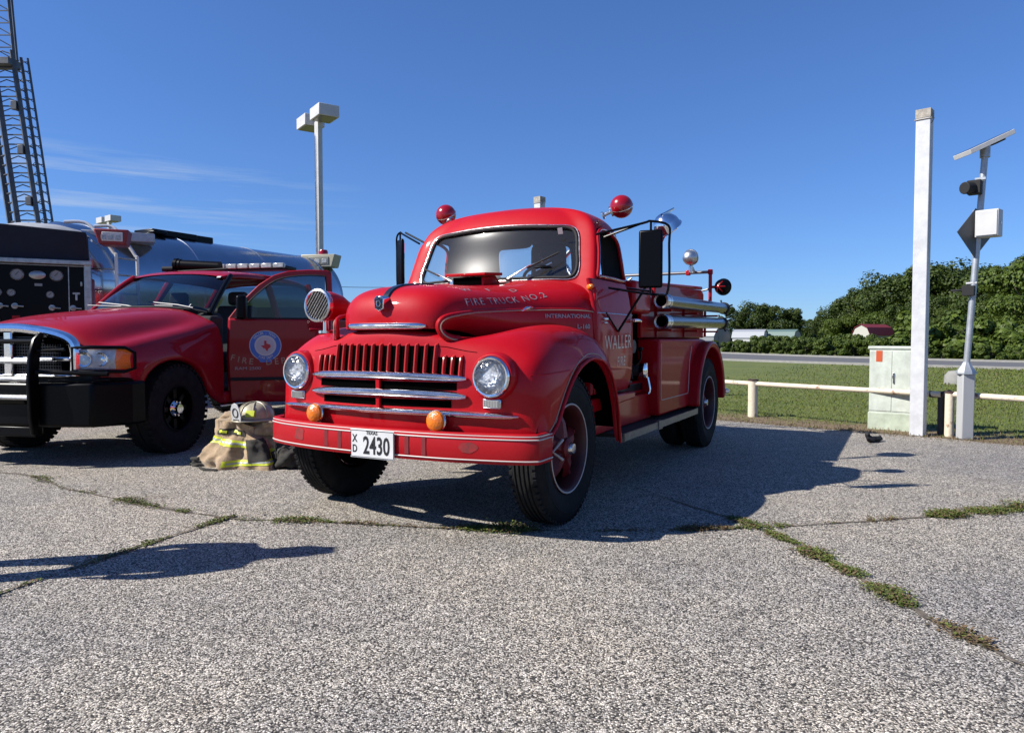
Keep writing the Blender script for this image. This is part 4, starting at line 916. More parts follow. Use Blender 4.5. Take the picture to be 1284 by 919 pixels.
g = MB(); g.tube([(.02, 1.60, 1.56), (-.02, 1.60, 1.72), (.02, 1.60, 1.86), (.14, 1.60, 1.93), (.26, 1.60, 1.90), (.30, 1.60, 1.78), (.30, 1.60, 1.56)], .012, 8, smooth=4); g.lathe([(.09, 0), (.085, .03), (.05, .10), (.02, .14), (0, .145)], (.16, 1.62, 1.62), (0, 0, 1), 24); g.box((.16, 1.62, 1.60), (.24, .12, .04)); g.tube([(.10, 1.6, 1.60), (.05, 1.6, 1.66), (.16, 1.6, 1.80), (.22, 1.6, 1.86)], .018, 8, smooth=4); g.build('deck_bell', OLDCH, T)
g = MB(); g.cyl((-.16, 1.62, 1.56), (-.16, 1.62, 1.68), .03); g.build('deck_pipe', BRED, T)
# hose bed contents: folded hose, rear step
HOSE = mat('canvas_hose', (.33, .30, .24), .9, var=.35, vscale=30, bump=.4, bscale=150)
g = MB()
for k in range(9): g.tube([(-.58 + k * .145, 2.1, 1.50), (-.58 + k * .145, 3.9, 1.52)], .05, 10)
g.build('folded_hose', HOSE, T)
g = MB(); g.box((0, 3.05, 1.40), (1.4, 2.2, .04)); g.box((0, 4.13, 1.3), (1.4, .03, .5)); g.box((0, 1.96, 1.36), (1.4, .03, .45)); g.build('hose_bed', RED, T)
g = MB(); g.box((0, 4.38, .50), (1.72, .46, .03)); g.build('rear_step', ALU, T)
g = MB(); g.box((0, 4.62, .51), (1.80, .03, .09)); g.tube([(.9, 4.62, .51), (.93, 4.55, .51)], .03)
g.build('rear_bumper', OLDCH, T, bevel=.01)
# rear rack with lamps
RACK = BRED
for sx in (1, -1): g = MB(); g.tube([(sx * .80, 4.20, 1.48), (sx * .80, 4.20, 1.88)], .020, 8); g.build('rack_post', RACK, T)
g = MB(); g.tube([(-.80, 4.20, 1.87), (.80, 4.20, 1.87)], .018, 10); g.tube([(.79, 4.2, 1.68), (.45, 4.2, 1.60), (.12, 4.2, 1.84)], .012, 8); g.tube([(-.79, 4.2, 1.68), (-.45, 4.2, 1.60), (-.12, 4.2, 1.84)], .012, 8); g.tube([(.79, 4.2, 1.52), (.45, 4.2, 1.60)], .010, 8); g.build('rack_rail', mat('grey_pipe', (.18, .18, .19), .4, .7), T)
for p in ((.80, 4.2, 1.87), (.12, 4.2, 1.87), (.55, 4.2, 1.87)): g = MB(); g.box(p, (.05, .05, .06)); g.build('rack_clamp', RACK, T, bevel=.01)
# rear flood lamp seen from behind, and black round lamp
def floodlamp(c, r, ax, m, nm='flood_lamp', ribs=False):
    g = MB(); g.lathe([(0, -r * 1.0), (r * .35, -r * .93), (r * .7, -r * .68), (r * .93, -r * .3), (r, .02), (r * 1.06, .03), (r * 1.06, r * .18), (r * .95, r * .2)], c, ax, 28); o = g.build(nm, m, T)
    g = MB(); g.lathe([(r * .95, r * .17), (0, r * .26)], c, ax, 24); g.build('lamp_lens', LENSF, o); return o
fl = floodlamp(Vector((.62, 4.0, 2.02)), .085, Vector((.3, .9, .25)), ALU); g = MB(); g.cyl((.62, 4.03, 1.95), (.62, 4.19, 1.88), .016); g.cyl((.62, 4.03, 1.86), (.62, 4.03, 1.93), .02); g.build('lamp_stem', OLDCH, fl)
fb = floodlamp(Vector((.93, 4.22, 1.70)), .090, Vector((.25, .95, 0)), BLACK); g = MB(); g.cyl((.80, 4.2, 1.70), (.90, 4.2, 1.70), .015); g.build('lamp_stem', RACK, fb)
g = MB()
for k in range(6):
    a = k * math.pi / 3; q = Vector((.93, 4.22, 1.70)) ; ax = Vector((.25, .95, 0)).normalized(); u = ax.cross(Vector((0, 0, 1))).normalized(); v = u.cross(ax)
    d_ = u * math.cos(a) + v * math.sin(a); g.tube([q - ax * .094, q - ax * .085 + d_ * .035, q - ax * .062 + d_ * .065], .005, 5)
g.build('lamp_ribs', BRED, fb)
# big spotlight behind the cab
SC = Vector((.862, 2.24, 2.105)); bs = floodlamp(SC, .125, Vector((.35, .55, -.76)), CHROME, 'spotlight')
g = MB(); g.cyl(SC + Vector((-.02, -.09, .09)), SC + Vector((.055, .02, .155)), .010); g.build('lamp_knob', CHROME, bs)
g = MB(); g.tube([(.80, 2.08, 1.42), (.80, 2.10, 1.70), (.82, 2.16, 1.92), (.845, 2.20, 2.02)], .018, 10, smooth=4); g.cyl((.805, 2.10, 1.74), (.82, 2.15, 1.88), .030); g.build('lamp_post', RACK, bs)
# --- roof balls
for p, q in (((.80, 1.24, 2.125), (.66, 1.20, 2.06)), ((-.79, 1.24, 2.19), (-.66, 1.20, 2.05))):
    p = Vector(p); q = Vector(q); g = MB(); g.sph(p, .087, 36); bl = g.build('warning_ball', REDL, T)
    g = MB(); g.cyl(q, p - (p - q).normalized() * .08, .014); g.lathe([(.03, 0), (.03, .012), (.018, .02), (0, .02)], q, (p - q).normalized(), 16); g.cyl(p - (p - q).normalized() * .092, p - (p - q).normalized() * .075, .04); g.build('ball_stem', OLDCH, bl)
    g = MB(); ax = (p - q).normalized(); g.lathe([(.088, -.004), (.0895, 0), (.088, .004)], p, Vector((0, -.6, .8)), 36); g.build('ball_seam', OLDCH, bl)
# --- mirrors
for sx, c, arm0 in ((1, Vector((1.15, .86, 1.675)), Vector((.80, .72, 1.85))), (-1, Vector((-1.19, 1.12, 1.79)), Vector((-.80, .86, 1.90)))):
    rt = bpy.data.objects.new('mirror', None); C.objects.link(rt); rt.parent = T; rt.location = c; rt.empty_display_size = .1
    rot = Matrix.Rotation(R(8 * sx), 4, 'Z')
    if sx < 0: rot = Matrix.Rotation(R(-38), 4, 'Z')
    g = MB(); g.box((0, 0, 0), (.165, .03, .40), rot); g.build('mirror_back', BLACK, rt, bevel=.014)
    g = MB(); g.box(rot @ Vector((0, .017, 0)), (.145, .003, .37), rot); g.build('mirror_glass', mat('mirror_glass', (.7, .7, .7), .02, 1) if 'mirror_glass' not in bpy.data.materials else bpy.data.materials['mirror_glass'], rt)
    e = sx * .03 if sx > 0 else -.10
    a0 = arm0 - c; top = Vector((0, 0, .245)); 
    g = MB(); bx2 = (sx * .115 if sx > 0 else -.06)
    g.tube([a0, a0.lerp(top, .85) + Vector((0, 0, .012)), top + Vector((0, 0, .015)), Vector((bx2, .03, .225)), Vector((bx2 + sx * .004, .035, .10)), Vector((bx2, .035, -.21)), Vector((bx2 * .3, .03, -.245)), Vector((-sx * .30, -.02, -.19))], .0085, 8, smooth=4)
    g.tube([a0 + Vector((0, .16, .0)), top + Vector((-sx * .05, .01, .012))], .0085, 8)
    if sx > 0:
        g.tube([Vector((-.08, .18, -.16)), Vector((-.27, .10, -.50))], .009, 8); g.tube([Vector((-.29, .35, -.17)), Vector((-.02, .02, -.22))], .008, 8)
        g.tube([Vector((-.27, .10, -.50)), Vector((-.27, -.14, -.37))], .006, 6)
    else: g.tube([Vector((.30, -.2, -.20)), Vector((0, 0, -.24))], .008, 8)
    g.cyl((0, 0, .2), (0, 0, .255), .008); g.cyl((0, 0, -.25), (0, 0, -.2), .008); g.build('mirror_arm', BLACK, rt)
# --- siren on the right fender
c = Vector((-.72, -.40, 1.345)); ax = Vector((.03, -1, .02)).normalized()
g = MB(); g.lathe([(.095, -.02), (.10, -.10), (.085, -.20), (.06, -.26), (.045, -.30), (0, -.31)], c, ax, 32); sr = g.build('siren', RED, T)
g = MB(); g.lathe([(.096, -.04), (.106, -.03), (.112, .0), (.110, .012), (.097, .016), (.092, .008)], c, ax, 36); g.build('siren_rim', OLDCH, sr)
g = MB(); g.lathe([(.094, -.01), (0, -.01)], c, ax, 28); g.build('siren_mouth', VOID, sr)
g = MB()
for k in range(9):
    o_ = -.08 + k * .02; hl = math.sqrt(max(0, .094 ** 2 - o_ ** 2)); u = Vector((.6, 0, .8)); v = Vector((.8, 0, -.6))
    g.tube([c + v * o_ - u * hl + Vector((0, -.006, 0)), c + v * o_ + u * hl + Vector((0, -.006, 0))], .0058, 6)
g.build('siren_grille', OLDCH, sr)
h = CLIPB.ray_cast(Vector((-.72, -.33, 2)), Vector((0, 0, -1)))[0]
g = MB(); g.cyl(h - Vector((0, 0, .005)), h + Vector((0, 0, .012)), .05); g.cyl(h, Vector((-.72, -.33, 1.27)), .018); g.build('siren_stand', CHROME, sr)
# small items on the fenders
# ------------------------------------------------------------ pickup with open door (same local axes as the fire truck)
P_ = thing('pickup_truck', 'dark red pickup with black push bumper, light bar and its front door hanging open', 'pickup truck', (-4.2177, 7.3402, 0), R(-12.21))
def cols(xs, ys, zs, side): return [(x, y, z) for x, y, z in zip(xs, ys, zs)] + side
px_ = [0, .3, .55, .68, .78, .88, .955]
prow = [
 cols(px_, [-.98, -.97, -.95, -.93, -.90, -.83, -.74], [.78] * 7, [(1.0, -.70, .76), (1.01, -.64, .60), (.95, -.63, .60)]),
 cols(px_, [-.99, -.98, -.955, -.93, -.90, -.83, -.73], [1.19, 1.17, 1.11, 1.06, 1.04, 1.035, 1.02], [(1.0, -.64, .94), (1.015, -.57, .76), (.95, -.56, .76)]),
 cols(px_, [-.95, -.94, -.90, -.86, -.82, -.75, -.62], [1.262, 1.25, 1.215, 1.135, 1.075, 1.075, 1.05], [(1.0, -.50, .98), (1.025, -.41, .89), (.95, -.40, .88)]),
 cols(px_, [-.62, -.62, -.58, -.55, -.52, -.46, -.38], [1.335, 1.33, 1.305, 1.225, 1.125, 1.13, 1.10], [(1.0, -.26, 1.02), (1.03, -.13, .935), (.95, -.13, .93)]),
 cols(px_, [-.2, -.2, -.2, -.2, -.16, -.12, -.05], [1.385, 1.385, 1.37, 1.295, 1.19, 1.19, 1.14], [(1.0, .0, 1.04), (1.025, .13, .88), (.95, .12, .87)]),
 cols(px_, [.2, .2, .2, .2, .2, .2, .22], [1.425, 1.425, 1.41, 1.34, 1.25, 1.235, 1.18], [(1.0, .24, 1.05), (1.015, .30, .74), (.95, .29, .74)]),
 cols(px_, [.42, .42, .43, .44, .45, .45, .45], [1.455, 1.455, 1.43, 1.375, 1.33, 1.29, 1.23], [(1.0, .44, 1.05), (1.01, .375, .52), (.95, .37, .52)]),
 cols(px_, [.56, .56, .57, .58, .60, .60, .60], [1.46, 1.46, 1.435, 1.39, 1.35, 1.31, 1.25], [(1.0, .62, 1.06), (1.0, .62, .42), (.95, .62, .42)])]
pb = grid('front_body', prow, RED2, P_, sub=3, mirror=True); PBV = bvh(pb)
def pfront(x, z): h = PBV.ray_cast(Vector((x, -3, z)), Vector((0, 1, 0))); return h[0].y if h[0] else -.95
# grille: chrome surround, crossbar and dark mesh in four windows
for sx in (1, -1):
    g = MB(); g.prism([(.0, .79), (.55 * sx, .79), (.55 * sx, 1.08), (.30 * sx, 1.16), (0, 1.18)], 'y', -1.012, -.96); g.build('grille_mesh', VOID, P_)
HONEY = mat('grille_mesh', (.05, .05, .055), .35, .8)
g = MB()
for k in range(13):
    z = .80 + k * .028; g.box((0, -1.016, z), (1.04 if z < 1.07 else .7, .006, .007))
for k in range(40): g.box((-.52 + k * .0267, -1.018, .94), (.005, .006, .27))
g.build('grille_wires', HONEY, P_, smooth=False)
def arc3(pts, r, name, m, par, sm=5, flat=None): g = MB(); g.tube(pts, r, 10, smooth=sm); return g.build(name, m, par)
top_ = [(-.64, -.985, .80), (-.645, -.985, 1.0), (-.60, -.99, 1.105), (-.45, -1.01, 1.165), (-.2, -1.03, 1.205), (0, -1.035, 1.215), (.2, -1.03, 1.205), (.45, -1.01, 1.165), (.60, -.99, 1.105), (.645, -.985, 1.0), (.64, -.985, .80)]
arc3(top_, .045, 'grille_surround', CHROME, P_)
g = MB(); g.box((0, -1.02, .945), (1.24, .04, .04)); g.box((0, -1.02, .80), (1.24, .035, .03)); g.box((0, -1.035, .99), (.09, .04, .40)); g.build('grille_cross', CHROME, P_, bevel=.012)
# headlamps
for sx in (1, -1):
    rt = MB(); pts = [(.66, -.965, .855), (.66, -.965, 1.03), (.84, -.90, 1.03), (.975, -.78, 1.02), (.985, -.76, .875), (.86, -.89, .86)]
    # housing: curved shell between lower and upper edge
    g = MB(); N = 14; prev = None
    for k in range(N + 1):
        t = k / N; x = lerp(.655, .995, t); y = -.985 + .24 * t ** 2.2; a = g.b.verts.new((sx * x, y, .856)); m0 = g.b.verts.new((sx * x, y - .012, .94)); b_ = g.b.verts.new((sx * x, y + .012, 1.03))
        if prev:
            for q in range(2):
                f = g.b.faces.new((prev[q], (a, m0, b_)[q], (a, m0, b_)[q + 1], prev[q + 1])); f.material_index = 1 if t > .80 else 0
        prev = (a, m0, b_)
    o = g.build('headlight', [mat('lamp_plastic', (.75, .78, .80), .15, .2, .6, var=.3, vscale=20) if 'lamp_plastic' not in bpy.data.materials else bpy.data.materials['lamp_plastic'], AMBER], P_)
    for cx_, rr in ((.725, .068), (.845, .062)):
        t = (cx_ - .655) / .34; y = -.985 + .24 * t ** 2.2 - .004
        g = MB(); g.lathe([(rr, 0), (rr * .97, .012), (rr * .85, .004), (rr * .5, -.006), (0, .008)], (sx * cx_, y, .943), (sx * .25, -1, 0), 28); g.build('lamp_bowl', CHROME, o)
    g = MB(); g.tube([(sx * .645, -1.02, .845), (sx * .645, -1.02, 1.045), (sx * .80, -.99, 1.05), (sx * 1.00, -.82, 1.045), (sx * 1.03, -.74, 1.0), (sx * 1.03, -.74, .86), (sx * 1.0, -.83, .835), (sx * .82, -.98, .84)], .016, 8, closed=True); g.build('lamp_guard', BLACK, P_)
# push bumper
bp2 = [(-1.05, -.62), (-1.05, -.80), (-.86, -1.06), (-.5, -1.13), (.5, -1.13), (.86, -1.06), (1.05, -.80), (1.05, -.62)]
g = MB(); g.prism(bp2 + [(.9, -.62), (.8, -.8), (-.8, -.8), (-.9, -.62)], 'z', .36, .745); pbm = g.build('push_bumper', BLACK, P_, bevel=.025, angle=30)
g = MB(); g.prism([(-.34, -1.12), (.34, -1.12), (.30, -1.0), (-.30, -1.0)], 'z', .27, .36); g.cyl((-.3, -1.14, .60), (.3, -1.14, .60), .045); g.build('winch_tray', BLACK, pbm, bevel=.01)
for sx in (1, -1):
    # hoop shaped upright
    out = [(-1.14, .42), (-1.155, .30), (-1.20, .30), (-1.225, .45), (-1.235, .75), (-1.215, .98), (-1.165, 1.12), (-1.10, 1.18), (-1.06, 1.17), (-1.10, 1.06), (-1.13, .80), (-1.13, .60)]
    g = MB(); g.prism(out, 'x', sx * .37, sx * .405); up = g.build('guard_upright', BLACK, pbm, bevel=.008)
g = MB()
for z, y in ((.62, -1.19), (.78, -1.20), (.93, -1.19)): g.tube([(-.37, y, z), (.37, y, z)], .022, 10)
g.build('guard_bar', ALU, pbm)
g = MB(); g.tube([(-.37, -1.10, 1.10), (.37, -1.10, 1.10)], .022, 10); g.build('guard_bar', BLACK, pbm)
for sx in (1, -1):
    g = MB(); g.tube([(sx * .41, -1.15, 1.02), (sx * .64, -1.10, 1.03)], .014, 8); g.tube([(sx * .41, -1.17, .84), (sx * .98, -1.0, .82)], .020, 8); g.tube([(sx * .5, -1.13, .76), (sx * .98, -.98, .77)], .010, 8); g.build('guard_brace', BLACK, pbm)
# wheels
def pwheel(cx, cy, side):
    rt = bpy.data.objects.new('front_wheel' if cy < 1 else 'rear_wheel', None); C.objects.link(rt); rt.parent = P_; rt.location = (cx, cy, .435); rt.empty_display_size = .1
    g = MB(); h = .14; g.lathe([(.21, -h * .8), (.28, -h), (.38, -h), (.42, -h * .85), (.433, -h * .6), (.434, -h * .1), (.424, -h * .08), (.424, h * .08), (.434, h * .1), (.433, h * .6), (.42, h * .85), (.38, h), (.28, h), (.21, h * .8), (.21, -h * .8)], axis=(side, 0, 0), n=56)
    for k in range(44):
        a = 2 * math.pi * k / 44
        for xx in (-.75, .75): g.box(Vector((xx * h * side, math.cos(a) * .428, math.sin(a) * .428)), (h * .42, .034, .022), Matrix.Rotation(a - math.pi / 2, 4, 'X'))
    g.build('tyre', RUB, rt)
    g = MB(); g.lathe([(.21, h * .8), (.222, h * .95), (.205, h * .9), (.19, h * .3), (.10, h * .2), (.10, h * .5)], axis=(side, 0, 0), n=40)
    for k in range(8):
        a = k * math.pi / 4; c = Vector((side * h * .45, math.cos(a) * .15, math.sin(a) * .15)); g.box(c, (.04, .05, .10), Matrix.Rotation(a - math.pi / 2, 4, 'X'))
    rm = g.build('rim', BLACK, rt, bevel=.004)
    g = MB(); g.lathe([(.085, h * .3), (.08, h * .62), (.05, h * .8), (.045, h * 1.0), (0, h * 1.02)], axis=(side, 0, 0), n=24)
    for k in range(8): a = k * math.pi / 4 + .2; c = Vector((side * h * .4, math.cos(a) * .068, math.sin(a) * .068)); g.cyl(c, c + Vector((side * .055, 0, 0)), .010, n=6)
    g.build('hub', CHROME, rm)
for cy in (-.10, 3.55):
    pwheel(.86, cy, 1); pwheel(-.86, cy, -1)
g = MB(); g.box((0, 1.9, .62), (1.2, 4.6, .22)); g.cyl((-.8, -.1, .43), (.8, -.1, .43), .06); g.cyl((-.8, 3.55, .43), (.8, 3.55, .43), .07); g.sph((.18, -.12, .42), .15); g.box((0, -.1, .8), (1.5, 1.5, .25)); g.box((0, -.85, .60), (1.6, .25, .4)); g.build('chassis', FRAME, P_)
# cab: windscreen, pillars, roof
WB = [(0, .60, 1.462), (.3, .605, 1.458), (.58, .635, 1.435), (.765, .70, 1.40)]; WT = [(0, 1.22, 1.885), (.28, 1.225, 1.88), (.50, 1.25, 1.87), (.63, 1.30, 1.85)]
rows_ = [[tuple(Vector(a).lerp(Vector(b_), t) + Vector((0, -.03 * math.sin(math.pi * t), .02 * math.sin(math.pi * t)))) for a, b_ in zip(WB, WT)] for t in (0, .33, .66, 1)]
grid('windshield', rows_, GLASS2, P_, sub=2, mirror=True)
for sx in (1, -1):
    g = MB(); g.tube([Vector((sx * a[0], a[1], a[2])) for a in ((.785, .70, 1.39), (.745, .88, 1.545), (.70, 1.10, 1.73), (.655, 1.29, 1.862))], .028, 10, smooth=4); g.build('windshield_pillar', BLACK if sx > 0 else RED2, P_)
arc3([(-.765, .68, 1.405), (-.58, .615, 1.443), (-.3, .585, 1.466), (0, .58, 1.47), (.3, .585, 1.466), (.58, .615, 1.443), (.765, .68, 1.405)], .013, 'windshield_seal', BLACKM, P_)
rr = []
for y, z, wd, dr_ in ((1.21, 1.885, .60, .03), (1.30, 1.925, .64, .05), (1.5, 1.955, .68, .06), (2.0, 1.975, .70, .07), (2.6, 1.97, .70, .07), (3.0, 1.94, .69, .07), (3.12, 1.88, .68, .05)):
    rr.append([(0, y, z), (wd * .4, y, z - .004), (wd * .75, y, z - .02), (wd * .93, y, z - .04), (wd, y, z - dr_), (wd + .01, y, z - dr_ - .05), (wd - .03, y, z - dr_ - .055)])
grid('roof', rr, RED2, P_, sub=2, mirror=True)
# body sides
for sx in (1, -1):
    if sx > 0: side_polys = [('rocker', [(.62, .42), (1.85, .42), (1.85, .55), (.62, .55)]), ('rear_door', [(1.80, .42), (2.95, .42), (3.0, 1.32), (2.9, 1.38), (1.80, 1.38)])]
    else: side_polys = [('door', [(.64, .42), (1.78, .42), (1.78, 1.38), (.66, 1.38)]), ('rear_door', [(1.80, .42), (2.95, .42), (3.0, 1.32), (2.9, 1.38), (1.80, 1.38)])]
    for nm, pp_ in side_polys: g = MB(); g.prism(pp_, 'x', sx * .90, sx * 1.0); g.build(nm, RED2, P_, bevel=.03)
    bed = [(3.02, .45), (3.08, .45)] + [(3.55 + .50 * math.cos(a), .45 + .50 * math.sin(a)) for a in [math.pi * (1 - k / 10) for k in range(11)]] + [(4.95, .5), (4.95, 1.36), (3.02, 1.40)]
    g = MB(); g.prism(bed, 'x', sx * .93, sx * 1.0); g.build('bed_side', RED2, P_, bevel=.02)
    for nm, a, b_ in (('centre_pillar', (.93, 1.84, 1.36), (.69, 1.98, 1.86)), ('rear_pillar', (.93, 2.92, 1.36), (.69, 3.05, 1.86))):
        g = MB(); g.tube([(sx * a[0], a[1], a[2]), (sx * (a[0] + b_[0]) / 2 + sx * .01, (a[1] + b_[1]) / 2, (a[2] + b_[2]) / 2), (sx * b_[0], b_[1], b_[2])], [.05, .04, .05], 8, smooth=3); g.build(nm, RED2, P_)
    g = MB(); g.quad((sx * .93, 1.9, 1.38), (sx * .93, 2.9, 1.38), (sx * .70, 3.0, 1.86), (sx * .70, 2.02, 1.86)); g.build('rear_side_glass', GLASS2, P_, smooth=False)
    if sx < 0: g = MB(); g.quad((-.93, .75, 1.38), (-.93, 1.8, 1.38), (-.70, 1.9, 1.86), (-.68, 1.3, 1.85)); g.build('side_glass', GLASS2, P_, smooth=False)
g = MB(); g.quad((-.9, 3.0, 1.38), (.9, 3.0, 1.38), (.68, 3.12, 1.86), (-.68, 3.12, 1.86)); g.build('rear_glass', GLASS2, P_, smooth=False)
g = MB(); g.box((0, 4.93, .95), (1.9, .05, .8)); g.box((0, 4.0, .70), (1.86, 1.9, .05)); g.box((0, 3.05, 1.0), (1.86, .06, .74)); g.build('cargo_bed', RED2, P_)
g = MB(); g.box((0, 1.9, .60), (1.8, 2.4, .06)); g.box((0, .70, 1.12), (1.76, .22, .5)); g.box((0, .82, 1.36), (1.5, .3, .10)); g.build('cab_interior', SEAT, P_, bevel=.03)
for x in (-.42, .42):
    g = MB(); g.box((x, 1.45, .86), (.52, .55, .22)); g.box((x, 1.72, 1.22), (.5, .16, .62), Matrix.Rotation(R(-12), 4, 'X')); g.box((x, 1.79, 1.62), (.26, .10, .17)); g.build('seat', mat('grey_seat', (.12, .11, .10), .8) if 'grey_seat' not in bpy.data.materials else bpy.data.materials['grey_seat'], P_, bevel=.05, seg=3)
g = MB(); g.box((0, 2.75, 1.1), (1.6, .2, .9)); g.build('rear_seat', SEAT, P_, bevel=.05)
c = Vector((.42, 1.05, 1.36)); Q = Vector((0, .6, .8)).to_track_quat('Z', 'Y').to_matrix(); g = MB(); g.tube([c + Q @ Vector((.19 * math.cos(a), .19 * math.sin(a), 0)) for a in [k * math.pi / 14 for k in range(28)]], .014, 8, closed=True); g.cyl(c, c + Q @ Vector((0, 0, -.3)), .03); g.box(c, (.34, .03, .03)); g.build('steering_wheel', BLACKM, P_)
# wipers
for x0 in (-.35, .30):
    g = MB(); g.tube([(x0 + .35, .60, 1.455), (x0 + .15, .615, 1.49), (x0 - .28, .70, 1.53)], .008, 6); g.tube([(x0 + .1, .60, 1.48), (x0 - .42, .69, 1.50)], .006, 6); g.build('wiper', mat('wiper_grey', (.25, .25, .26), .5) if 'wiper_grey' not in bpy.data.materials else bpy.data.materials['wiper_grey'], P_)
g = MB(); g.box((.50, .70, 1.49), (.09, .003, .04), Matrix.Rotation(R(-50), 4, 'X')); g.box((.56, 1.20, 1.84), (.05, .003, .03), Matrix.Rotation(R(-50), 4, 'X')); g.build('window_sticker', WHITE, P_, smooth=False)
# open door: mesh in its closed position relative to the hinge, then swung
D = None
prof = [(0, .42), (1.07, .42), (1.10, .60), (1.10, 1.35), (0, 1.35), (-.02, .9)]
g = MB(); g.prism(prof, 'x', -.13, 0); D = g.build('open_door', RED2, P_, bevel=.03, seg=3, angle=40); D.location = (1.0, .70, 0); D.rotation_euler = (0, 0, R(-62))
fr_o = [(.0, 1.34), (.06, 1.42), (.17, 1.56), (.32, 1.715), (.48, 1.825), (.64, 1.875), (.85, 1.893), (1.06, 1.89), (1.10, 1.86), (1.11, 1.6), (1.10, 1.34)]
fr_i = [(.085, 1.34), (.13, 1.41), (.22, 1.53), (.36, 1.665), (.50, 1.765), (.65, 1.81), (.85, 1.83), (1.02, 1.825), (1.035, 1.80), (1.045, 1.6), (1.035, 1.34)]
g = MB()
for a in (-.03, -.08):
    pass
def ringprism(o_, i_, x0, x1):
    g = MB(); vv = [[g.b.verts.new((x, y - 0, z)) for (y, z) in L_] for L_ in (o_, i_) for x in (x0, x1)]
    A0, A1, B0, B1 = vv
    for k in range(len(o_) - 1):
        for q in ((A0, B0), (B1, A1)): g.b.faces.new((q[0][k], q[0][k + 1], q[1][k + 1], q[1][k]))
        g.b.faces.new((A1[k], A1[k + 1], A0[k + 1], A0[k])); g.b.faces.new((B0[k], B0[k + 1], B1[k + 1], B1[k]))
    return g
g.b.free()
g = ringprism(fr_o, fr_i, -.09, -.015); g.build('door_frame', RED2, D, bevel=.01, angle=50)
g = MB(); vs = [g.b.verts.new((-.05, y, z)) for y, z in fr_i]; g.b.faces.new(vs); g.build('door_glass', GLASS2, D, smooth=False)
g = MB(); g.tube([(-.012, y, z) for y, z in fr_i], .008, 6, smooth=2); g.tube([(-.008, .07, 1.345), (-.008, 1.05, 1.345)], .010, 6); g.build('window_seal', BLACKM, D)
g = MB(); g.tube([(-.055, 1.035, 1.345), (-.055, 1.04, 1.82)], .012, 8); g.build('latch_strip', OLDCH, D)
g = MB(); g.box((-.14, .55, .85), (.02, .9, .75)); g.box((-.17, .6, 1.05), (.05, .5, .08)); g.build('door_lining', SEAT, D, bevel=.01)
g = MB(); g.box((.01, .93, 1.22), (.03, .16, .04)); g.build('door_handle', RED2, D, bevel=.01)
g = MB(); g.box((.012, .53, .68), (.012, 1.02, .035)); g.build('side_moulding', BLACKM, D, bevel=.005)
# mirror on the door
g = MB(); g.tube([(-.02, .16, 1.40), (.08, .13, 1.385), (.20, .16, 1.40)], [.05, .04, .045], 10, smooth=3); g.box((.27, .17, 1.45), (.25, .10, .25)); mr_ = g.build('wing_mirror', BLACK, D, bevel=.03, seg=3)
g = MB(); g.box((.26, .218, 1.455), (.17, .004, .21)); g.build('mirror_glass', bpy.data.materials['mirror_glass'], mr_, smooth=False)
# door graphics
BLUE = mat('seal_blue', (.02, .20, .80), .4, 0, .4); SILV = mat('seal_silver', (.9, .9, .86), .4); SRED = mat('seal_red', (.80, .02, .03), .4)
def disc(r, x, m, nm, par, cy=.385, cz=1.045, r0=0, n=48):
    g = MB(); g.lathe([(r, -.0006), (r, .0006), (r0, .0006)] if not r0 else [(r, -.0006), (r, .0006), (r0, .0006), (r0, -.0006)], (x, cy, cz), (1, 0, 0), n); return g.build(nm, m, par)
sl = disc(.168, .003, SILV, 'door_seal', D)
g = MB(); g.prism([(.30, .93), (.47, .93), (.465, .90), (.44, .862), (.33, .862), (.305, .90)], 'x', .002, .0042); g.build('seal_tab', BLUE, sl)
disc(.160, .0045, BLUE, 'seal_ring', sl); disc(.114, .006, SILV, 'seal_rim', sl); disc(.108, .0072, mat('seal_cream', (1.0, .95, .85), .5), 'seal_field', sl); disc(.094, .0083, mat('seal_grey', (.85, .80, .80), .5), 'seal_centre', sl)
tx = [(-.012, .055), (.012, .055), (.012, .024), (.030, .018), (.048, .012), (.056, -.004), (.052, -.020), (.030, -.034), (.022, -.062), (.008, -.054), (-.006, -.030), (-.018, -.030), (-.028, -.020), (-.048, .0), (-.012, .004)]
g = MB(); g.prism([(.385 + a, 1.045 + b_) for a, b_ in tx], 'x', .008, .0102); g.build('state_shape', SRED, sl, smooth=False)
def arctext(s_, r, a0, da, size, m, par, flip=False):
    for k, ch in enumerate(s_):
        if ch == ' ': continue
        a = R(a0 + (da if flip else -da) * k); yy, zz = .385 + r * math.cos(a), 1.045 + r * math.sin(a)
        up = Vector((0, math.cos(a), math.sin(a))) * (-1 if flip else 1); rt_ = Vector((0, math.sin(a), -math.cos(a))) * (-1 if flip else 1)
        text('seal_lettering', ch, size, m, par, frame_m(Vector((.0062, yy, zz)), rt_, up), ext=.0004, bold=.0006)
arctext('WALLER - TEXAS', .137, 140, 7.6, .034, SILV, sl); arctext('FIRE DEPT', .137, 242, 7.6, .034, SILV, sl, True)
for ch, y, z, a in (('F', .045, .912, -16), ('I', .105, .893, -13), ('R', .165, .879, -10), ('E', .235, .869, -7), ('D', .42, .862, 3), ('E', .50, .868, 5), ('P', .57, .876, 8), ('T', .64, .888, 11)):
    aa = R(a); text('door_lettering', ch, .095, GOLD, D, frame_m(Vector((.0035, y, z)), (0, math.cos(aa), math.sin(aa)), (0, -math.sin(aa), math.cos(aa))), ext=.0008)
text('door_lettering', 'RAM 2500', .045, BADGE, D, frame_m(Vector((.0035, .20, .795)), (0, 1, 0), (0, 0, 1)), ext=.001, sx=1.4)
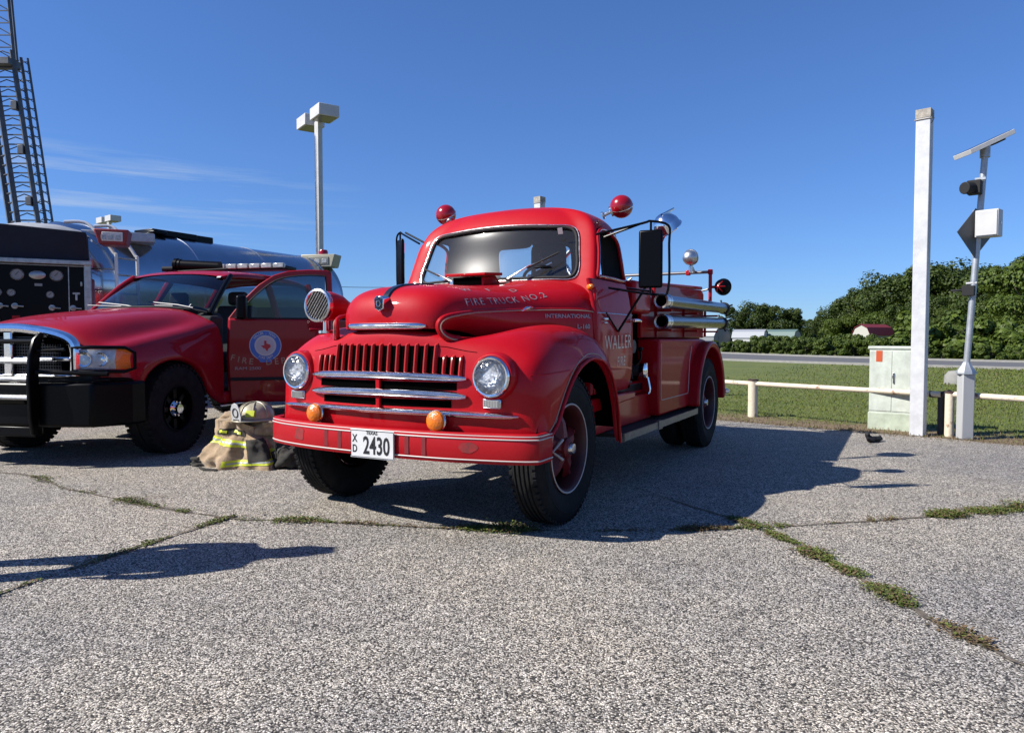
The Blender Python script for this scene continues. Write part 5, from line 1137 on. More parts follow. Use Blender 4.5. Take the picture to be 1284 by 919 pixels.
# roof equipment
g = MB(); g.box((.16, 2.35, 2.045), (1.36, .30, .05)); lbar = g.build('light_bar', BLACK, P_, bevel=.015)
LB2 = mat('clear_lamp_cover', (.55, .55, .53), .12, 0, .8, var=.3, vscale=30)
for k in range(8): g = MB(); g.box((-.43 + k * .17, 2.19, 2.065), (.155, .06, .065)); g.build('lamp_module', LB2, lbar, bevel=.012)
g = MB(); g.lathe([(.0, 0), (.07, 0), (.082, .012), (.082, .05), (.072, .055), (.074, .09), (.066, .095), (.068, .60), (0, .60)], (-.42, 1.72, 2.055), (1, .12, -.06), 28); g.build('roof_speaker', BLACK, P_)
g = MB(); g.cyl((-.52, 1.62, 1.99), (-.40, 1.66, 1.995), .032); g.tube([(-.5, 1.66, 1.955), (.3, 1.75, 1.99)], .014); g.build('speaker_bracket', BLACKM, P_)
g = MB(); g.box((.95, 1.2, .40), (.12, 1.3, .03)); g.build('side_step', OLDCH, P_, bevel=.01)

# ------------------------------------------------------------ turnout gear on the ground
TAN = mat('turnout_cloth', (.56, .39, .22), .9, var=.3, vscale=14, bump=.5, bscale=220, sheen=.3)
HV = mat('lime_reflective', (.85, .95, .03), .45, var=.12, vscale=30); HVS = mat('silver_tape', (.52, .54, .50), .4)
DK = mat('dark_cloth', (.05, .045, .035), .9, var=.5, vscale=12)
G = thing('turnout_coat', 'folded tan turnout coat with lime reflective bands heaped on the pavement', 'coat', (-2.33, 6.33, 0), R(-12))
def coat(u, v, off=0):
    """u around the heap (0..1), v from hem to collar (0..1)"""
    a = 2 * math.pi * u
    rx, ry = lerp(.47, .21, v ** .8), lerp(.26, .10, v ** .9)
    if v < .12: k = .90 + .10 * v / .12; rx *= k; ry *= k
    fold = .030 * math.sin(7 * a + 2.2 * v + 1.1) * (1 - v * .55) + .020 * math.sin(13 * a - 5 * v) * (1 - v) + .05 * noise.noise(Vector((math.cos(a) * 1.6, math.sin(a) * 1.6, v * 2.5)))
    fold += .018 * noise.noise(Vector((math.cos(a) * 5, math.sin(a) * 5, v * 7))) + .012 * abs(noise.noise(Vector((math.cos(a) * 9 + v * 5, math.sin(a) * 9, v * 9))))
    x = (rx + fold + off) * math.cos(a) + lerp(0, -.0, v); y = (ry + fold * .9 + off) * math.sin(a)
    h = lerp(0, .40, v ** .92) + .02 * noise.noise(Vector((a, v * 3, 5))) * v
    if v > .86: h = .40 + (v - .86) * .10
    sl = 1 - .22 * max(0, math.cos(a)) * v ** 2
    x -= .05 * v
    return Vector((x, y, max(.004, h * sl)))
def cgrid(u0, u1, v0, v1, nu, nv, name, m, par, off=0, closed=False, vf=None):
    g = MB(); V = []
    for i in range(nv + 1):
        row = []
        for j in range(nu if closed else nu + 1):
            u = lerp(u0, u1, j / nu); v = lerp(v0, v1, i / nv) + (vf(j / nu) if vf else 0); row.append(g.b.verts.new(coat(u, v, off)))
        V.append(row)
    for i in range(nv):
        for j in range(nu):
            n_ = len(V[0]); g.b.faces.new((V[i][j], V[i][(j + 1) % n_], V[i + 1][(j + 1) % n_], V[i + 1][j]))
    if closed: g.b.faces.new(V[-1])
    return g.build(name, m, par, angle=80)
cgrid(0, 1, 0, 1, 220, 60, 'coat_body', TAN, G, closed=True)
H_scale = 1.12
# front faces viewer: u about .62-.88 (local -y)
cgrid(.53, .80, .52, .66, 60, 6, 'reflective_band', HV, G, .006, vf=lambda t: -.10 * t); cgrid(.54, .80, .57, .61, 60, 3, 'silver_band', HVS, G, .0075, vf=lambda t: -.10 * t)
cgrid(.72, .90, .05, .16, 50, 5, 'reflective_band', HV, G, .006, vf=lambda t: .06 * t); cgrid(.73, .90, .09, .12, 50, 3, 'silver_band', HVS, G, .0075, vf=lambda t: .06 * t)
cgrid(.88, .98, .18, .40, 30, 8, 'reflective_patch', HV, G, .008)
cgrid(.585, .80, .69, .83, 50, 6, 'dark_yoke', DK, G, .005)
for u, v in ((.60, .76), (.665, .77), (.685, .745), (.735, .77), (.755, .745)): cgrid(u, u + .020, v - .03, v + .035, 6, 4, 'name_patch', HV, G, .009)
cgrid(.80, .90, .12, .62, 26, 16, 'dark_lining', DK, G, .010, vf=lambda t: .10 * t)
def blob(c, sc, m, name, par, seed=0, amp=.25, n=3):
    g = MB(); q = bmesh.ops.create_icosphere(g.b, subdivisions=n, radius=1)
    for v in q['verts']:
        k = 1 + amp * noise.noise(v.co * 1.7 + Vector((seed, 0, 0))) + amp * .5 * noise.noise(v.co * 4 + Vector((0, seed, 0))); p = v.co * k
        v.co = Vector((c[0] + p.x * sc[0], c[1] + p.y * sc[1], max(.004, c[2] + p.z * sc[2])))
    return g.build(name, m, par, angle=80)
blob((-.42, -.06, .03), (.13, .11, .055), DK, 'sleeve_end', G, 3, .4, 4); blob((.40, -.02, .08), (.17, .13, .12), DK, 'trouser_fold', G, 8, .45, 4); blob((-.20, .03, .40), (.10, .08, .07), TAN, 'collar_fold', G, 5, .3, 4)
blob((.18, .02, .34), (.16, .12, .09), TAN, 'shoulder_fold', G, 6, .3, 4)
g = MB(); g.tube([(.33, -.12, .30), (.335, -.14, .20), (.34, -.14, .10)], .006); g.tube([(-.30, -.28, .02), (-.22, -.33, .015), (-.1, -.33, .012)], .012, smooth=3); g.build('coat_strap', DK, G)
H_ = thing('fire_helmet', 'khaki ribbed fire helmet with white front shield resting on the folded coat', 'helmet', (-2.26, 6.31, .415), R(-30))
H_.scale = (H_scale,) * 3
HM = mat('helmet_shell', (.62, .56, .38), .35, 0, .3, var=.3, vscale=10)
g = MB()
g.lathe([(0, .135), (.05, .130), (.095, .105), (.118, .06), (.124, .02), (.124, .0)], n=40)
for v in g.b.verts: v.co.y *= 1.2
g.build('helmet_shell', HM, H_)
g = MB(); n = 48; A, B = [], []
for k in range(n):
    a = 2 * math.pi * k / n; back = max(0, math.sin(a)); A.append(g.b.verts.new((.122 * math.cos(a), .146 * math.sin(a), .012))); ro = 1.28 + .35 * back ** 2 + .12 * max(0, -math.sin(a)) ** 2
    B.append(g.b.verts.new((.122 * ro * math.cos(a), .146 * ro * math.sin(a), .0 - .035 * back)))
for k in range(n): g.b.faces.new((A[k], A[(k + 1) % n], B[(k + 1) % n], B[k]))
br = g.build('helmet_brim', HM, H_); md = br.modifiers.new('s', 'SOLIDIFY'); md.thickness = .006
g = MB()
for k in range(8):
    a = 2 * math.pi * k / 8; g.tube([(r * math.cos(a), r * 1.2 * math.sin(a), z + .002) for r, z in ((.124, .01), (.118, .06), (.095, .105), (.05, .130), (0, .136))], .0045, 6, smooth=3)
g.build('helmet_rib', HM, H_)
g = MB(); g.prism([(-.045, .015), (.045, .015), (.055, .06), (.05, .12), (.03, .155), (0, .168), (-.03, .155), (-.05, .12), (-.055, .06)], 'y', -.185, -.178); sh = g.build('front_shield', WHITE, H_, bevel=.002); sh.rotation_euler = (R(8), 0, 0)
g = MB(); g.prism([(-.032, .02), (.032, .02), (.032, .04), (-.032, .04)], 'y', -.188, -.186); g.tube([(.028 * math.cos(a), -.187, .092 + .034 * math.sin(a)) for a in [k * math.pi / 10 for k in range(20)]], .004, 6, closed=True); g.build('shield_mark', DK, sh)
g = MB()
for sx in (-.07, .07): g.box((sx * 1.1, -.12, .055), (.07, .02, .05), Matrix.Rotation(R(-30 if sx < 0 else 30), 4, 'Z') @ Matrix.Rotation(R(-25), 4, 'X'))
g.build('reflective_patch', HV, H_, bevel=.004)
# ------------------------------------------------------------ fire engine with pump panel, behind the pickup
NAVY = mat('navy_cover', (.012, .014, .028), .8, var=.4, vscale=5, bump=.3, bscale=30)
STEEL = mat('brushed_steel', (.36, .35, .34), .35, .9, var=.25, vscale=14)
E_ = thing('fire_engine', 'fire engine side with black pump panel of round gauges under a navy hose cover', 'fire engine', (-6.70, 11.45, 0), R(28))
# local: x along the panel (negative = left), -y towards the viewer
g = MB(); g.box((-2.55, 1.0, 1.32), (5.2, 1.9, 1.5)); g.build('engine_body', mat('engine_red', (.30, .01, .015), .35, 0, .6), E_, bevel=.03)
g = MB(); g.prism([(-5.0, 2.30), (-.02, 2.30), (-.05, 2.80), (-1.4, 2.87), (-3.2, 2.90), (-5.0, 2.9)], 'y', -.02, 1.9); g.build('hose_cover', NAVY, E_, bevel=.02)
g = MB(); g.box((-2.5, -.06, 2.305), (5.05, .12, .07)); g.box((-.04, -.02, 1.55), (.10, .10, 1.5)); g.box((-1.36, -.02, 1.55), (.08, .10, 1.5)); g.build('panel_frame', STEEL, E_, bevel=.008)
g = MB(); g.box((-.70, .03, 1.55), (1.24, .04, 1.46)); pan = g.build('pump_panel', BLACK, E_)
g = MB(); g.box((-.30, .005, 1.55), (.012, .02, 1.44)); g.box((-.7, .005, 2.255), (1.24, .02, .012)); g.build('panel_trim', STEEL, pan)
DIAL = mat('gauge_face', (.40, .40, .38), .4); 
def gauge(x, z, r): 
    g = MB(); g.lathe([(r, 0), (r * 1.08, .02), (r * .92, .035), (r * .9, .022), (0, .022)], (x, .01, z), (0, -1, 0), 22); o = g.build('gauge', STEEL, pan)
    g = MB(); g.lathe([(r * .89, .024), (0, .024)], (x, .01, z), (0, -1, 0), 20); g.build('gauge_face', DIAL, o)
    g = MB(); g.box((x, -.0155, z + r * .2), (r * .08, .002, r * .9), Matrix.Rotation(.7, 4, 'Y')); g.build('gauge_needle', BLACKM, o)
for x, z, r in ((-.97, 2.10, .085), (-.46, 2.10, .085), (-1.22, 1.82, .055), (-1.05, 1.82, .055), (-.55, 1.80, .055), (-1.25, 1.40, .05), (-.13, 1.42, .05), (-.95, 1.22, .05)): gauge(x, z, r)
g = MB(); g.lathe([(.075, 0), (.078, .02), (.06, .03), (0, .03)], (0, 0, 0), (0, -1, 0), 24); o = g.build('pump_badge', STEEL, pan); o.location = (-.71, .01, 2.10); o.scale = (1.4, 1, .85)
for x, z in ((-1.17, 1.62), (-.98, 1.62), (-.50, 1.60), (-.22, 1.60), (-1.15, 1.22), (-1.04, 1.22)):
    g = MB(); g.cyl((x, 0, z), (x, -.06, z), .02); g.tube([(x - .05, -.06, z), (x + .09, -.07, z - .01)], .013); g.lathe([(.045, 0), (.045, .015), (0, .02)], (x - .03, .01, z), (0, -1, 0), 14); g.build('valve_handle', STEEL, pan)
for x, z, m_ in ((-1.0, 1.45, BRED), (-.68, 1.36, GOLD), (-.37, 1.42, GOLD), (-.70, 1.95, DIAL)): g = MB(); g.box((x, .005, z), (.10, .01, .04)); g.build('label_plate', m_, pan, smooth=False)
g = MB(); g.box((-.2, .0, 1.78), (.03, .03, .12)); g.box((-.13, .0, 1.98), (.025, .03, .07)); g.box((-.2, .0, 1.83), (.10, .03, .03)); g.build('pull_handle', STEEL, pan, bevel=.004)
# wheels
for x in (-4.2, -1.2):
    g = MB(); g.lathe([(.3, -.14), (.46, -.15), (.5, -.1), (.5, .1), (.46, .15), (.3, .14)], (x, .18, .5), (0, -1, 0), 40); wh = g.build('wheel', RUB, E_)
    g = MB(); g.lathe([(.3, .10), (.2, .04), (.08, .10), (0, .12)], (x, .18, .5), (0, -1, 0), 30); g.build('rim', STEEL, wh)
g = MB(); g.lathe([(0, .16), (.35, .145), (.62, .09), (.78, 0)], n=36); cov = g.build('dome_cover', mat('white_tarp', (.55, .56, .58), .6, var=.15, vscale=5), E_); cov.location = (-.75, .85, 2.80); cov.scale = (1, .8, 1.2)
# boarding ladder with two hooped rails on the end of the engine
for dx, y in ((0, .0), (.34, .28)):
    g = MB(); g.tube([(-.36 + dx * 1.2, .3 + y, 2.98), (-.08 + dx * 1.1, .25 + y, 2.985), (.10 + dx, .15 + y, 2.82), (.33 + dx * .9, .02 + y * 1.0, 2.50), (.36 + dx * .9, .0 + y, 2.32), (.36 + dx * .9, .0 + y, .9)], .027, 10, smooth=4); g.build('grab_rail', WHITE if False else mat('bare_aluminium_rail', (1.0, 1.0, 1.0), .38, .2) if 'bare_aluminium_rail' not in bpy.data.materials else bpy.data.materials['bare_aluminium_rail'], E_)
g = MB()
for z in (.95, 1.25, 1.55, 1.85, 2.15, 2.42): g.cyl((.36, 0, z), (.36 + .306, .28, z), .015)
g.cyl((-.05, .2, 2.24), (.36, 0, 2.24), .014); g.cyl((-.05, .2, 1.9), (.36, 0, 1.9), .014); g.cyl((-.05, .2, 1.2), (.36, 0, 1.2), .014)
g.build('ladder_rung', STEEL, E_)
g = MB(); g.box((.15, 1.0, 2.86), (1.6, .5, .16)); g.build('top_tray', GALV, E_, bevel=.02)
# ------------------------------------------------------------ tanker trailer
ta, tb = Vector((-7.75, 12.2, 1.98)), Vector((-4.98, 17.6, 1.96)); tax = (tb - ta).normalized(); tl = (tb - ta).length
K = thing('tanker_trailer', 'long polished metal tanker standing behind the two red trucks', 'tanker', (ta.x, ta.y, 0), math.atan2(tax.y, tax.x) - math.pi / 2)
# local y along the tank
zc = 1.99
def sq(r): return [(r * math.cos(a), r * math.sin(a)) for a in [2 * math.pi * k / 64 for k in range(64)]]
g = MB(); r_ = 1.10
g.lathe([(0, -.30), (.35 * r_, -.28), (.7 * r_, -.20), (.92 * r_, -.09), (r_, 0)] + [(r_, tl * k / 12) for k in range(1, 13)] + [(.92 * r_, tl + .09), (.7 * r_, tl + .20), (.35 * r_, tl + .28), (0, tl + .30)], (0, 0, zc), (0, 1, 0), 72)
g.build('tank', TANK, K, angle=60)
g = MB()
for k in range(4):
    y = .4 + k * (tl - .8) / 3; g.lathe([(r_ + .001, -.03), (r_ + .014, -.02), (r_ + .014, .02), (r_ + .001, .03)], (0, y, zc), (0, 1, 0), 64)
g.build('tank_band', TANK, K)
g = MB(); g.box((-.05, 2.2, zc + r_ + .045), (.55, 1.0, .12)); g.box((.15, 1.75, zc + r_ + .02), (.5, .3, .06)); g.box((-.05, 2.9, zc + r_ + .04), (.4, .5, .14)); g.build('manhole_box', BLACK, K, bevel=.02)
g = MB(); g.box((0, tl * .5, .86), (1.0, tl, .16)); g.box((0, tl * .5, .98), (1.9, tl * .95, .05)); g.build('trailer_frame', FRAME, K)
g = MB(); g.box((1.0, tl * .42, 1.12), (.06, tl * .8, .20)); g.box((-1.0, tl * .42, 1.12), (.06, tl * .8, .20)); g.build('side_panel', mat('tanker_red', (.45, .02, .02), .4, 0, .4), K, bevel=.01)
g = MB(); g.tube([(1.06, .2, 1.36), (1.06, tl * .85, 1.36)], .045, 12); g.build('side_pipe', STEEL, K)
for x in (-.85, .85):
    for y in (.7, tl - 1.2, tl - .2):
        g = MB(); g.lathe([(.3, -.14), (.46, -.15), (.5, -.1), (.5, .1), (.46, .15), (.3, .14), (.1, .1), (0, .1)], (x, y, .5), (1 if x > 0 else -1, 0, 0), 32); g.build('wheel', RUB, K)
g = MB(); g.box((.45, tl + .75, 1.62), (1.7, .9, .32)); g.box((.45, tl + .75, 1.30), (1.75, .95, .30)); g.build('rear_deck_box', mat('grey_green_box', (.12, .13, .12), .6), K, bevel=.03)
def wedge(c, m, m2, name, w_=.55, h_=.34, rz=0):
    g = MB(); g.prism([(-w_ * .62, h_ * .5), (w_ * .62, h_ * .5), (w_ * .5, -h_ * .5), (-w_ * .42, -h_ * .5)], 'y', -.2, .2); o = g.build(name, m, K, bevel=.02); o.location = c; o.rotation_euler = (0, 0, rz)
    g = MB(); g.box((.02, -.205, 0), (w_ * .72, .02, h_ * .58)); f = g.build('lamp_face', m2, o, bevel=.006)
    g = MB()
    for q in (-.25, .0, .25): g.box((q * w_, -.218, -.01), (w_ * .17, .01, h_ * .32))
    g.build('lamp_lens', LB2, f, bevel=.004)
    return o
KI = Matrix.Rotation(-K.rotation_euler.z, 4, 'Z') @ Matrix.Translation(-Vector(K.location))
wedge(KI @ Vector((-6.30, 11.4, 2.70)), mat('red_lamp_box', (.35, .03, .03), .5), SILV, 'lamp_housing', .40, .24, -K.rotation_euler.z + R(20))
o = wedge(KI @ Vector((-4.55, 17.2, 2.95)), mat('cream_lamp_box', (.62, .58, .42), .5), mat('lamp_face_grey', (.35, .35, .28), .4), 'lamp_housing', .70, .30, -K.rotation_euler.z - R(10))
g = MB(); g.lathe([(.11, 0), (.11, .08), (.09, .12), (0, .13)], (.05, 0, .15), (0, 0, 1), 20); g.build('red_beacon', REDL, o)
# ------------------------------------------------------------ aerial ladder
LG = mat('ladder_steel', (.10, .105, .11), .5, .5, var=.3, vscale=3)
A_L = thing('aerial_ladder', 'tall grey trussed ladder raised into the sky behind the fire engine', 'ladder', (-13.12, 20, 0), 0)
def chord(x0, z0, x1, z1, y, w_, name='ladder_chord'):
    g = MB(); a, b_ = Vector((x0, y, z0)), Vector((x1, y, z1)); g.tube([a, b_], w_, 4); return g.build(name, LG, A_L, smooth=False)
SL = -.128
def X(x, z): return x + SL * (z - 4.3)
for x, y, w_ in ((0, 0, .075), (-.10, .5, .05), (-.56, 0, .085), (-.42, .6, .04), (-.98, .3, .085), (.06, .55, .035)): chord(X(x, 2.2), 2.2, X(x, 9.0), 9.0, y, w_)
g = MB(); k = 0; z = 2.3
while z < 8.9:
    g.tube([(X(-.56, z), 0, z), (X(0, z), 0, z)], .022, 5); g.tube([(X(-.98, z), .3, z), (X(-.56, z), 0, z)], .018, 5); g.tube([(X(0, z), 0, z), (X(-.10, z), .5, z)], .016, 4)
    zz = z + .10; g.tube([(X(-.56, zz), .02, zz), (X(-.28, zz + .10), .02, zz + .10), (X(0, zz), .02, zz)], .016, 4)
    g.tube([(X(-.42, z), .6, z + .1), (X(.06, z), .55, z + .1)], .014, 4)
    g.tube([(X(-.98, z), .3, z + .17), (X(-.77, z), .15, z + .27), (X(-.56, z), 0, z + .17)], .013, 4); g.tube([(X(-.42, z), .6, z), (X(-.18, z), .58, z + .2), (X(.06, z), .55, z)], .011, 4)
    z += .26
g.build('ladder_rungs', LG, A_L, smooth=False)
for z in (4.9, 6.3, 7.5): g = MB(); g.box((X(-.12, z), -.05, z), (.16, .12, .24)); g.build('cable_box', LG, A_L, bevel=.01)
g = MB(); g.box((X(-.35, 8.65), 0, 8.65), (.75, .5, .18)); g.box((X(-.62, 8.65), -.02, 8.75), (.2, .4, .3)); g.build('section_head', LG, A_L, bevel=.01)
for x, y, w_ in ((-.03, .1, .05), (-.14, .4, .035), (-.62, .1, .05)): chord(X(x, 8.6) - .02, 8.6, X(x, 8.6) - .42, 14.5, y, w_, 'fly_chord')
g = MB(); z = 8.8
while z < 14.4:
    o_ = (z - 8.6) / 5.9 * .40; x1 = X(-.03, 8.6) - .02 - o_; x0 = X(-.62, 8.6) - .02 - o_; g.tube([(x0, .1, z), (x1, .1, z)], .018, 5); g.tube([(x0, .1, z + .33), (x1, .1, z)], .014, 4); z += .33
g.build('fly_rungs', LG, A_L, smooth=False)
g = MB(); g.box((-.2, .3, .95), (2.6, 2.4, .9)); g.cyl((-.2, .3, 1.4), (-.2, .3, 2.0), .7); g.box((-.25, .3, 2.15), (1.4, 1.2, .3)); g.build('turntable', mat('engine_red2', (.3, .012, .015), .4, 0, .5), A_L, bevel=.03)
for x in (-1.1, .8):
    for y in (-.95, 1.5): g = MB(); g.lathe([(.0, -.15), (.46, -.15), (.5, -.1), (.5, .1), (.46, .15), (0, .15)], (x, y, .5), (0, -1, 0), 28); g.build('wheel', RUB, A_L)
# ------------------------------------------------------------ lamp posts
def lamp_post(x, y, h, label, s=1.0, rz=.0):
    t = thing('lamp_post', label, 'lamp post', (x, y, 0), rz, 'twin headed white lamp posts')
    g = MB(); g.box((0, 0, h / 2), (.17 * s, .17 * s, h)); q_ = g.build('pole', WHITE, t, bevel=.01); q_.rotation_euler = (0, 0, R(20))
    g = MB(); g.box((0, 0, h + .02), (1.1 * s, .10 * s, .10 * s)); g.build('cross_arm', WHITE, t)
    for dx, dz in ((.58, .12), (-.62, .12)):
        g = MB(); g.box((dx * s, -.02, h + dz * s), (.78 * s, .62 * s, .34 * s)); hd = g.build('lamp_head', WHITE, t, bevel=.015)
        g = MB(); g.box((dx * s, -.02, h + dz * s - .175 * s), (.66 * s, .50 * s, .02)); g.build('lamp_glass', mat('lamp_glass_dull', (.25, .23, .18), .3) if 'lamp_glass_dull' not in bpy.data.materials else bpy.data.materials['lamp_glass_dull'], hd)
    return t
lamp_post(-5.87, 22, 7.65, 'tall white lamp post with two box heads rising behind the open pickup door', 1.0, R(-55))
lamp_post(-27.9, 50, 9.15, 'distant small twin headed lamp post showing above the grab rails', 1.15, R(-38))
# far power line
UP = thing('power_line', 'thin dark wire strung between wooden poles far behind the trucks', 'power line', (0, 0, 0))
WOODP = mat('pole_wood', (.10, .075, .055), .9, var=.3, vscale=3)
for x in (-19, -4.2): g = MB(); g.cyl((x, 60, 0), (x, 60, 5.9), .13, .09, 12); g.box((x, 60, 5.5), (1.2, .1, .1)); g.build('wooden_pole', WOODP, UP)
g = MB(); g.tube([(-19, 60, 5.55), (-15.5, 60, 5.40), (-11.6, 60, 5.33), (-8, 60, 5.40), (-4.2, 60, 5.55)], .022, 5, smooth=4); g.build('wire', BLACKM, UP)
# ------------------------------------------------------------ right-hand side
ea = math.atan2(ED.y, ED.x)
TP = thing('timber_post', 'tall square white painted post at the edge of the lot', 'post', (4.70, 8.27, 0), ea)
WP = mat('chalky_white_paint', (.84, .85, .87), .6, var=.13, vscale=6, bump=.15, bscale=25)
g = MB(); g.box((0, 0, 1.81), (.148, .148, 3.62)); g.build('post_shaft', WP, TP, bevel=.008)
g = MB(); g.box((0, 0, 3.665), (.156, .156, .10)); g.tube([(-.09, -.08, 3.60), (.09, -.08, 3.60)], .006); g.tube([(.078, -.03, 3.55), (.10, -.03, 3.60), (.085, -.03, 3.66)], .006); g.build('post_cap', mat('weathered_cap', (.55, .50, .42), .8, var=.35, vscale=25), TP, bevel=.012)
TP2 = copy_tree(TP); TP2.location = (TP.location.x - .640 * 6.55, TP.location.y + .768 * 6.55, 0); TP2['label'] = 'second white post, only its top showing above the old truck cab roof'
TP['group'] = TP2['group'] = 'white posts along the lot edge'
CG = mat('pale_green_cabinet', (.76, .82, .72), .5, var=.16, vscale=7)
q = Vector((4.455, 8.93)) 
CB = thing('utility_cabinet', 'pale green metal utility cabinet with a small orange sticker beside the white post', 'cabinet', (q.x, q.y, 0), ea)
CBK = True
g = MB(); g.box((.31, .22, .60), (.62, .44, .80)); g.build('cabinet_body', CG, CB, bevel=.008)
g = MB(); g.box((.31, .22, .10), (.64, .46, .22)); g.build('cabinet_base', mat('mossy_base', (.62, .70, .55), .8, var=.2, vscale=6), CB, bevel=.01)
g = MB(); g.box((.31, .22, 1.01), (.66, .48, .035)); g.build('cabinet_lid', CG, CB, bevel=.008)
g = MB(); g.box((.155, -.004, .60), (.30, .012, .74)); g.box((.465, -.004, .60), (.30, .012, .74)); g.build('cabinet_door', CG, CB, bevel=.004)
g = MB(); g.box((.335, -.022, .64), (.02, .02, .13)); g.box((.335, -.012, .66), (.04, .01, .05)); g.build('door_handle', OLDCH, CB, bevel=.004)
g = MB(); g.box((.135, -.0125, .905), (.085, .003, .135)); g.build('orange_sticker', mat('orange_vinyl', (.75, .12, .03), .5), CB, smooth=False)
CB.scale = (.84, .62, 1)
# pipe barrier
PIPE = mat('peeling_cream_pipe', (1.0, .88, .68), .6, var=.5, vscale=9, col2=(.40, .18, .09), vpow=(.58, .66), bump=.3, bscale=30)
RUST = mat('rusty_cap', (.09, .05, .04), .85, var=.4, vscale=20)
b1, b2 = Vector((3.46, 10.27)), Vector((5.02, 8.20)); bd_ = (b2 - b1).normalized()
PR = thing('pipe_barrier', 'low rusty cream pipe rail on short posts between lot and lawn', 'barrier', (b1.x, b1.y, 0), 0)
for k, (p, r, h) in enumerate(((b1, .068, .52), (b2, .048, .50), (b1 - bd_ * 2.9, .06, .52), (b2 + bd_ * 2.9, .06, .52))):
    c = p - b1; g = MB(); g.cyl((c.x, c.y, 0), (c.x, c.y, h), r, n=20); g.build('barrier_post', PIPE, PR)
    g = MB(); g.cyl((c.x, c.y, h), (c.x, c.y, h + .018), r * 1.12, n=20); g.build('post_cap', RUST, PR)
for s0, s1, zz in ((-2.9, (b2 - b1).length - .10, 0), ((b2 - b1).length + .04, (b2 - b1).length + 2.9, -.01)):
    a, b_ = bd_ * s0, bd_ * s1; g = MB(); g.tube([(a.x, a.y, .485), ((a.x + b_.x) / 2, (a.y + b_.y) / 2, .475), (b_.x, b_.y, .478 + zz)], .033, 12, smooth=4); g.build('rail', PIPE, PR)
g = MB(); c = b2 - b1 - bd_ * .10 + EN * .04; g.cyl((c.x, c.y, 0), (c.x, c.y, .46), .035); e = b2 - b1 - bd_ * .22; g.tube([(e.x, e.y, .475), (c.x, c.y, .47), (b2.x - b1.x, b2.y - b1.y, .50)], .04, 10); g.build('dark_stub_post', mat('dark_pipe', (.05, .05, .055), .8, var=.4), PR)  # near-black stub and elbow beside the second barrier post
# solar sign pole seen from behind
SP = thing('solar_sign_pole', 'leaning grey pole with tilted solar panel, black flasher, diamond sign back and box', 'sign pole', (5.06, 7.98, 0), ea)
W2 = Matrix.Rotation(-ea, 4, 'Z') @ Matrix.Translation((-5.06, -7.98, 0))
def sp(x, y, z): return W2 @ Vector((x, y, z))
g = MB(); g.prism([(-.065, -.065), (.065, -.065), (.065, .065), (-.065, .065)], 'z', 0, .74); pbs = g.build('pole_base', mat('light_grey_paint', (.60, .61, .62), .5), SP, bevel=.01); pbs.rotation_euler = (0, 0, R(-52))
g = MB(); g.lathe([(.10, .0), (.098, .03), (.05, .10), (.034, .13)], tuple(sp(5.06, 7.98, .73)), (0, 0, 1), 8); g.build('base_collar', GALV, SP)
PTOP = (5.175, 7.93, 3.14)
g = MB(); g.tube([sp(5.06, 7.98, .80), sp(5.12, 7.955, 2.0), sp(*PTOP)], .033, 14); g.build('pole', GALV, SP)
g = MB(); g.cyl(sp(5.175, 7.93, 3.10), sp(5.175, 7.93, 3.24), .05); g.build('panel_mount', GALV, SP)
pc = sp(5.16, 7.93, 3.235); dirp = (sp(5.40, 7.93, 3.335) - sp(4.92, 7.93, 3.11)).normalized(); 
Mp = frame_m(pc, dirp, Vector((0, 0, 0)) + (sp(5.16, 8.9, 3.2) - sp(5.16, 7.9, 3.2)))
g = MB(); g.box((0, 0, 0), (.52, .30, .05)); pn = g.build('solar_panel', WHITE, SP, bevel=.004); pn.matrix_local = Mp
g = MB(); g.box((0, 0, .027), (.49, .27, .004)); g.build('solar_cells', mat('solar_cells', (.01, .015, .04), .15, 0, .5), pn, smooth=False)
g = MB(); g.box((.15, 0, -.03), (.12, .09, .03)); g.build('junction_box', BLACKM, pn)
g = MB(); a = sp(5.09, 7.90, 2.77); b_ = sp(4.90, 7.84, 2.75); g.cyl(a.lerp(b_, .45), b_, .062, .066, 20); g.box(a.lerp(b_, .25), (.13, .12, .15)); fl_ = g.build('flasher', BLACKM, SP, bevel=.008)
g = MB(); g.box(a + Vector((.02, 0, .09)), (.10, .04, .025)); g.build('flasher_bracket', GALV, fl_)
# diamond sign, edge-on from behind
dc = sp(5.075, 7.90, 2.28); n_ = Vector((.75, -.35, 0)); 
g = MB(); g.prism([(0, -.27), (.27, 0), (0, .27), (-.27, 0)], 'y', -.003, .003); ds = g.build('warning_sign_back', mat('sign_back', (.10, .105, .11), .5, .5), SP, smooth=False); ds.location = dc + Vector((-.01, .03, 0)); ds.rotation_euler = (0, 0, R(62))
g = MB(); g.box((0, .012, 0), (.04, .02, .5)); g.build('sign_stiffener', GALV, ds)
bc = sp(5.19, 7.86, 2.37)
g = MB(); g.box((0, 0, 0), (.22, .16, .29)); bx = g.build('control_box', WHITE, SP, bevel=.006); bx.location = bc; bx.rotation_euler = (0, 0, R(-6))
g = MB(); g.box((0, -.085, 0), (.20, .012, .265)); g.build('box_door', WHITE, bx, bevel=.004); g = MB(); g.box((.112, 0, .0), (.01, .02, .03)); g.build('box_latch', OLDCH, bx)
for z in (2.27, 2.47): g = MB(); q = sp(5.12, 7.93, z); g.cyl(q + Vector((0, 0, -.012)), q + Vector((0, 0, .012)), .045); g.build('pole_clamp', OLDCH, SP)
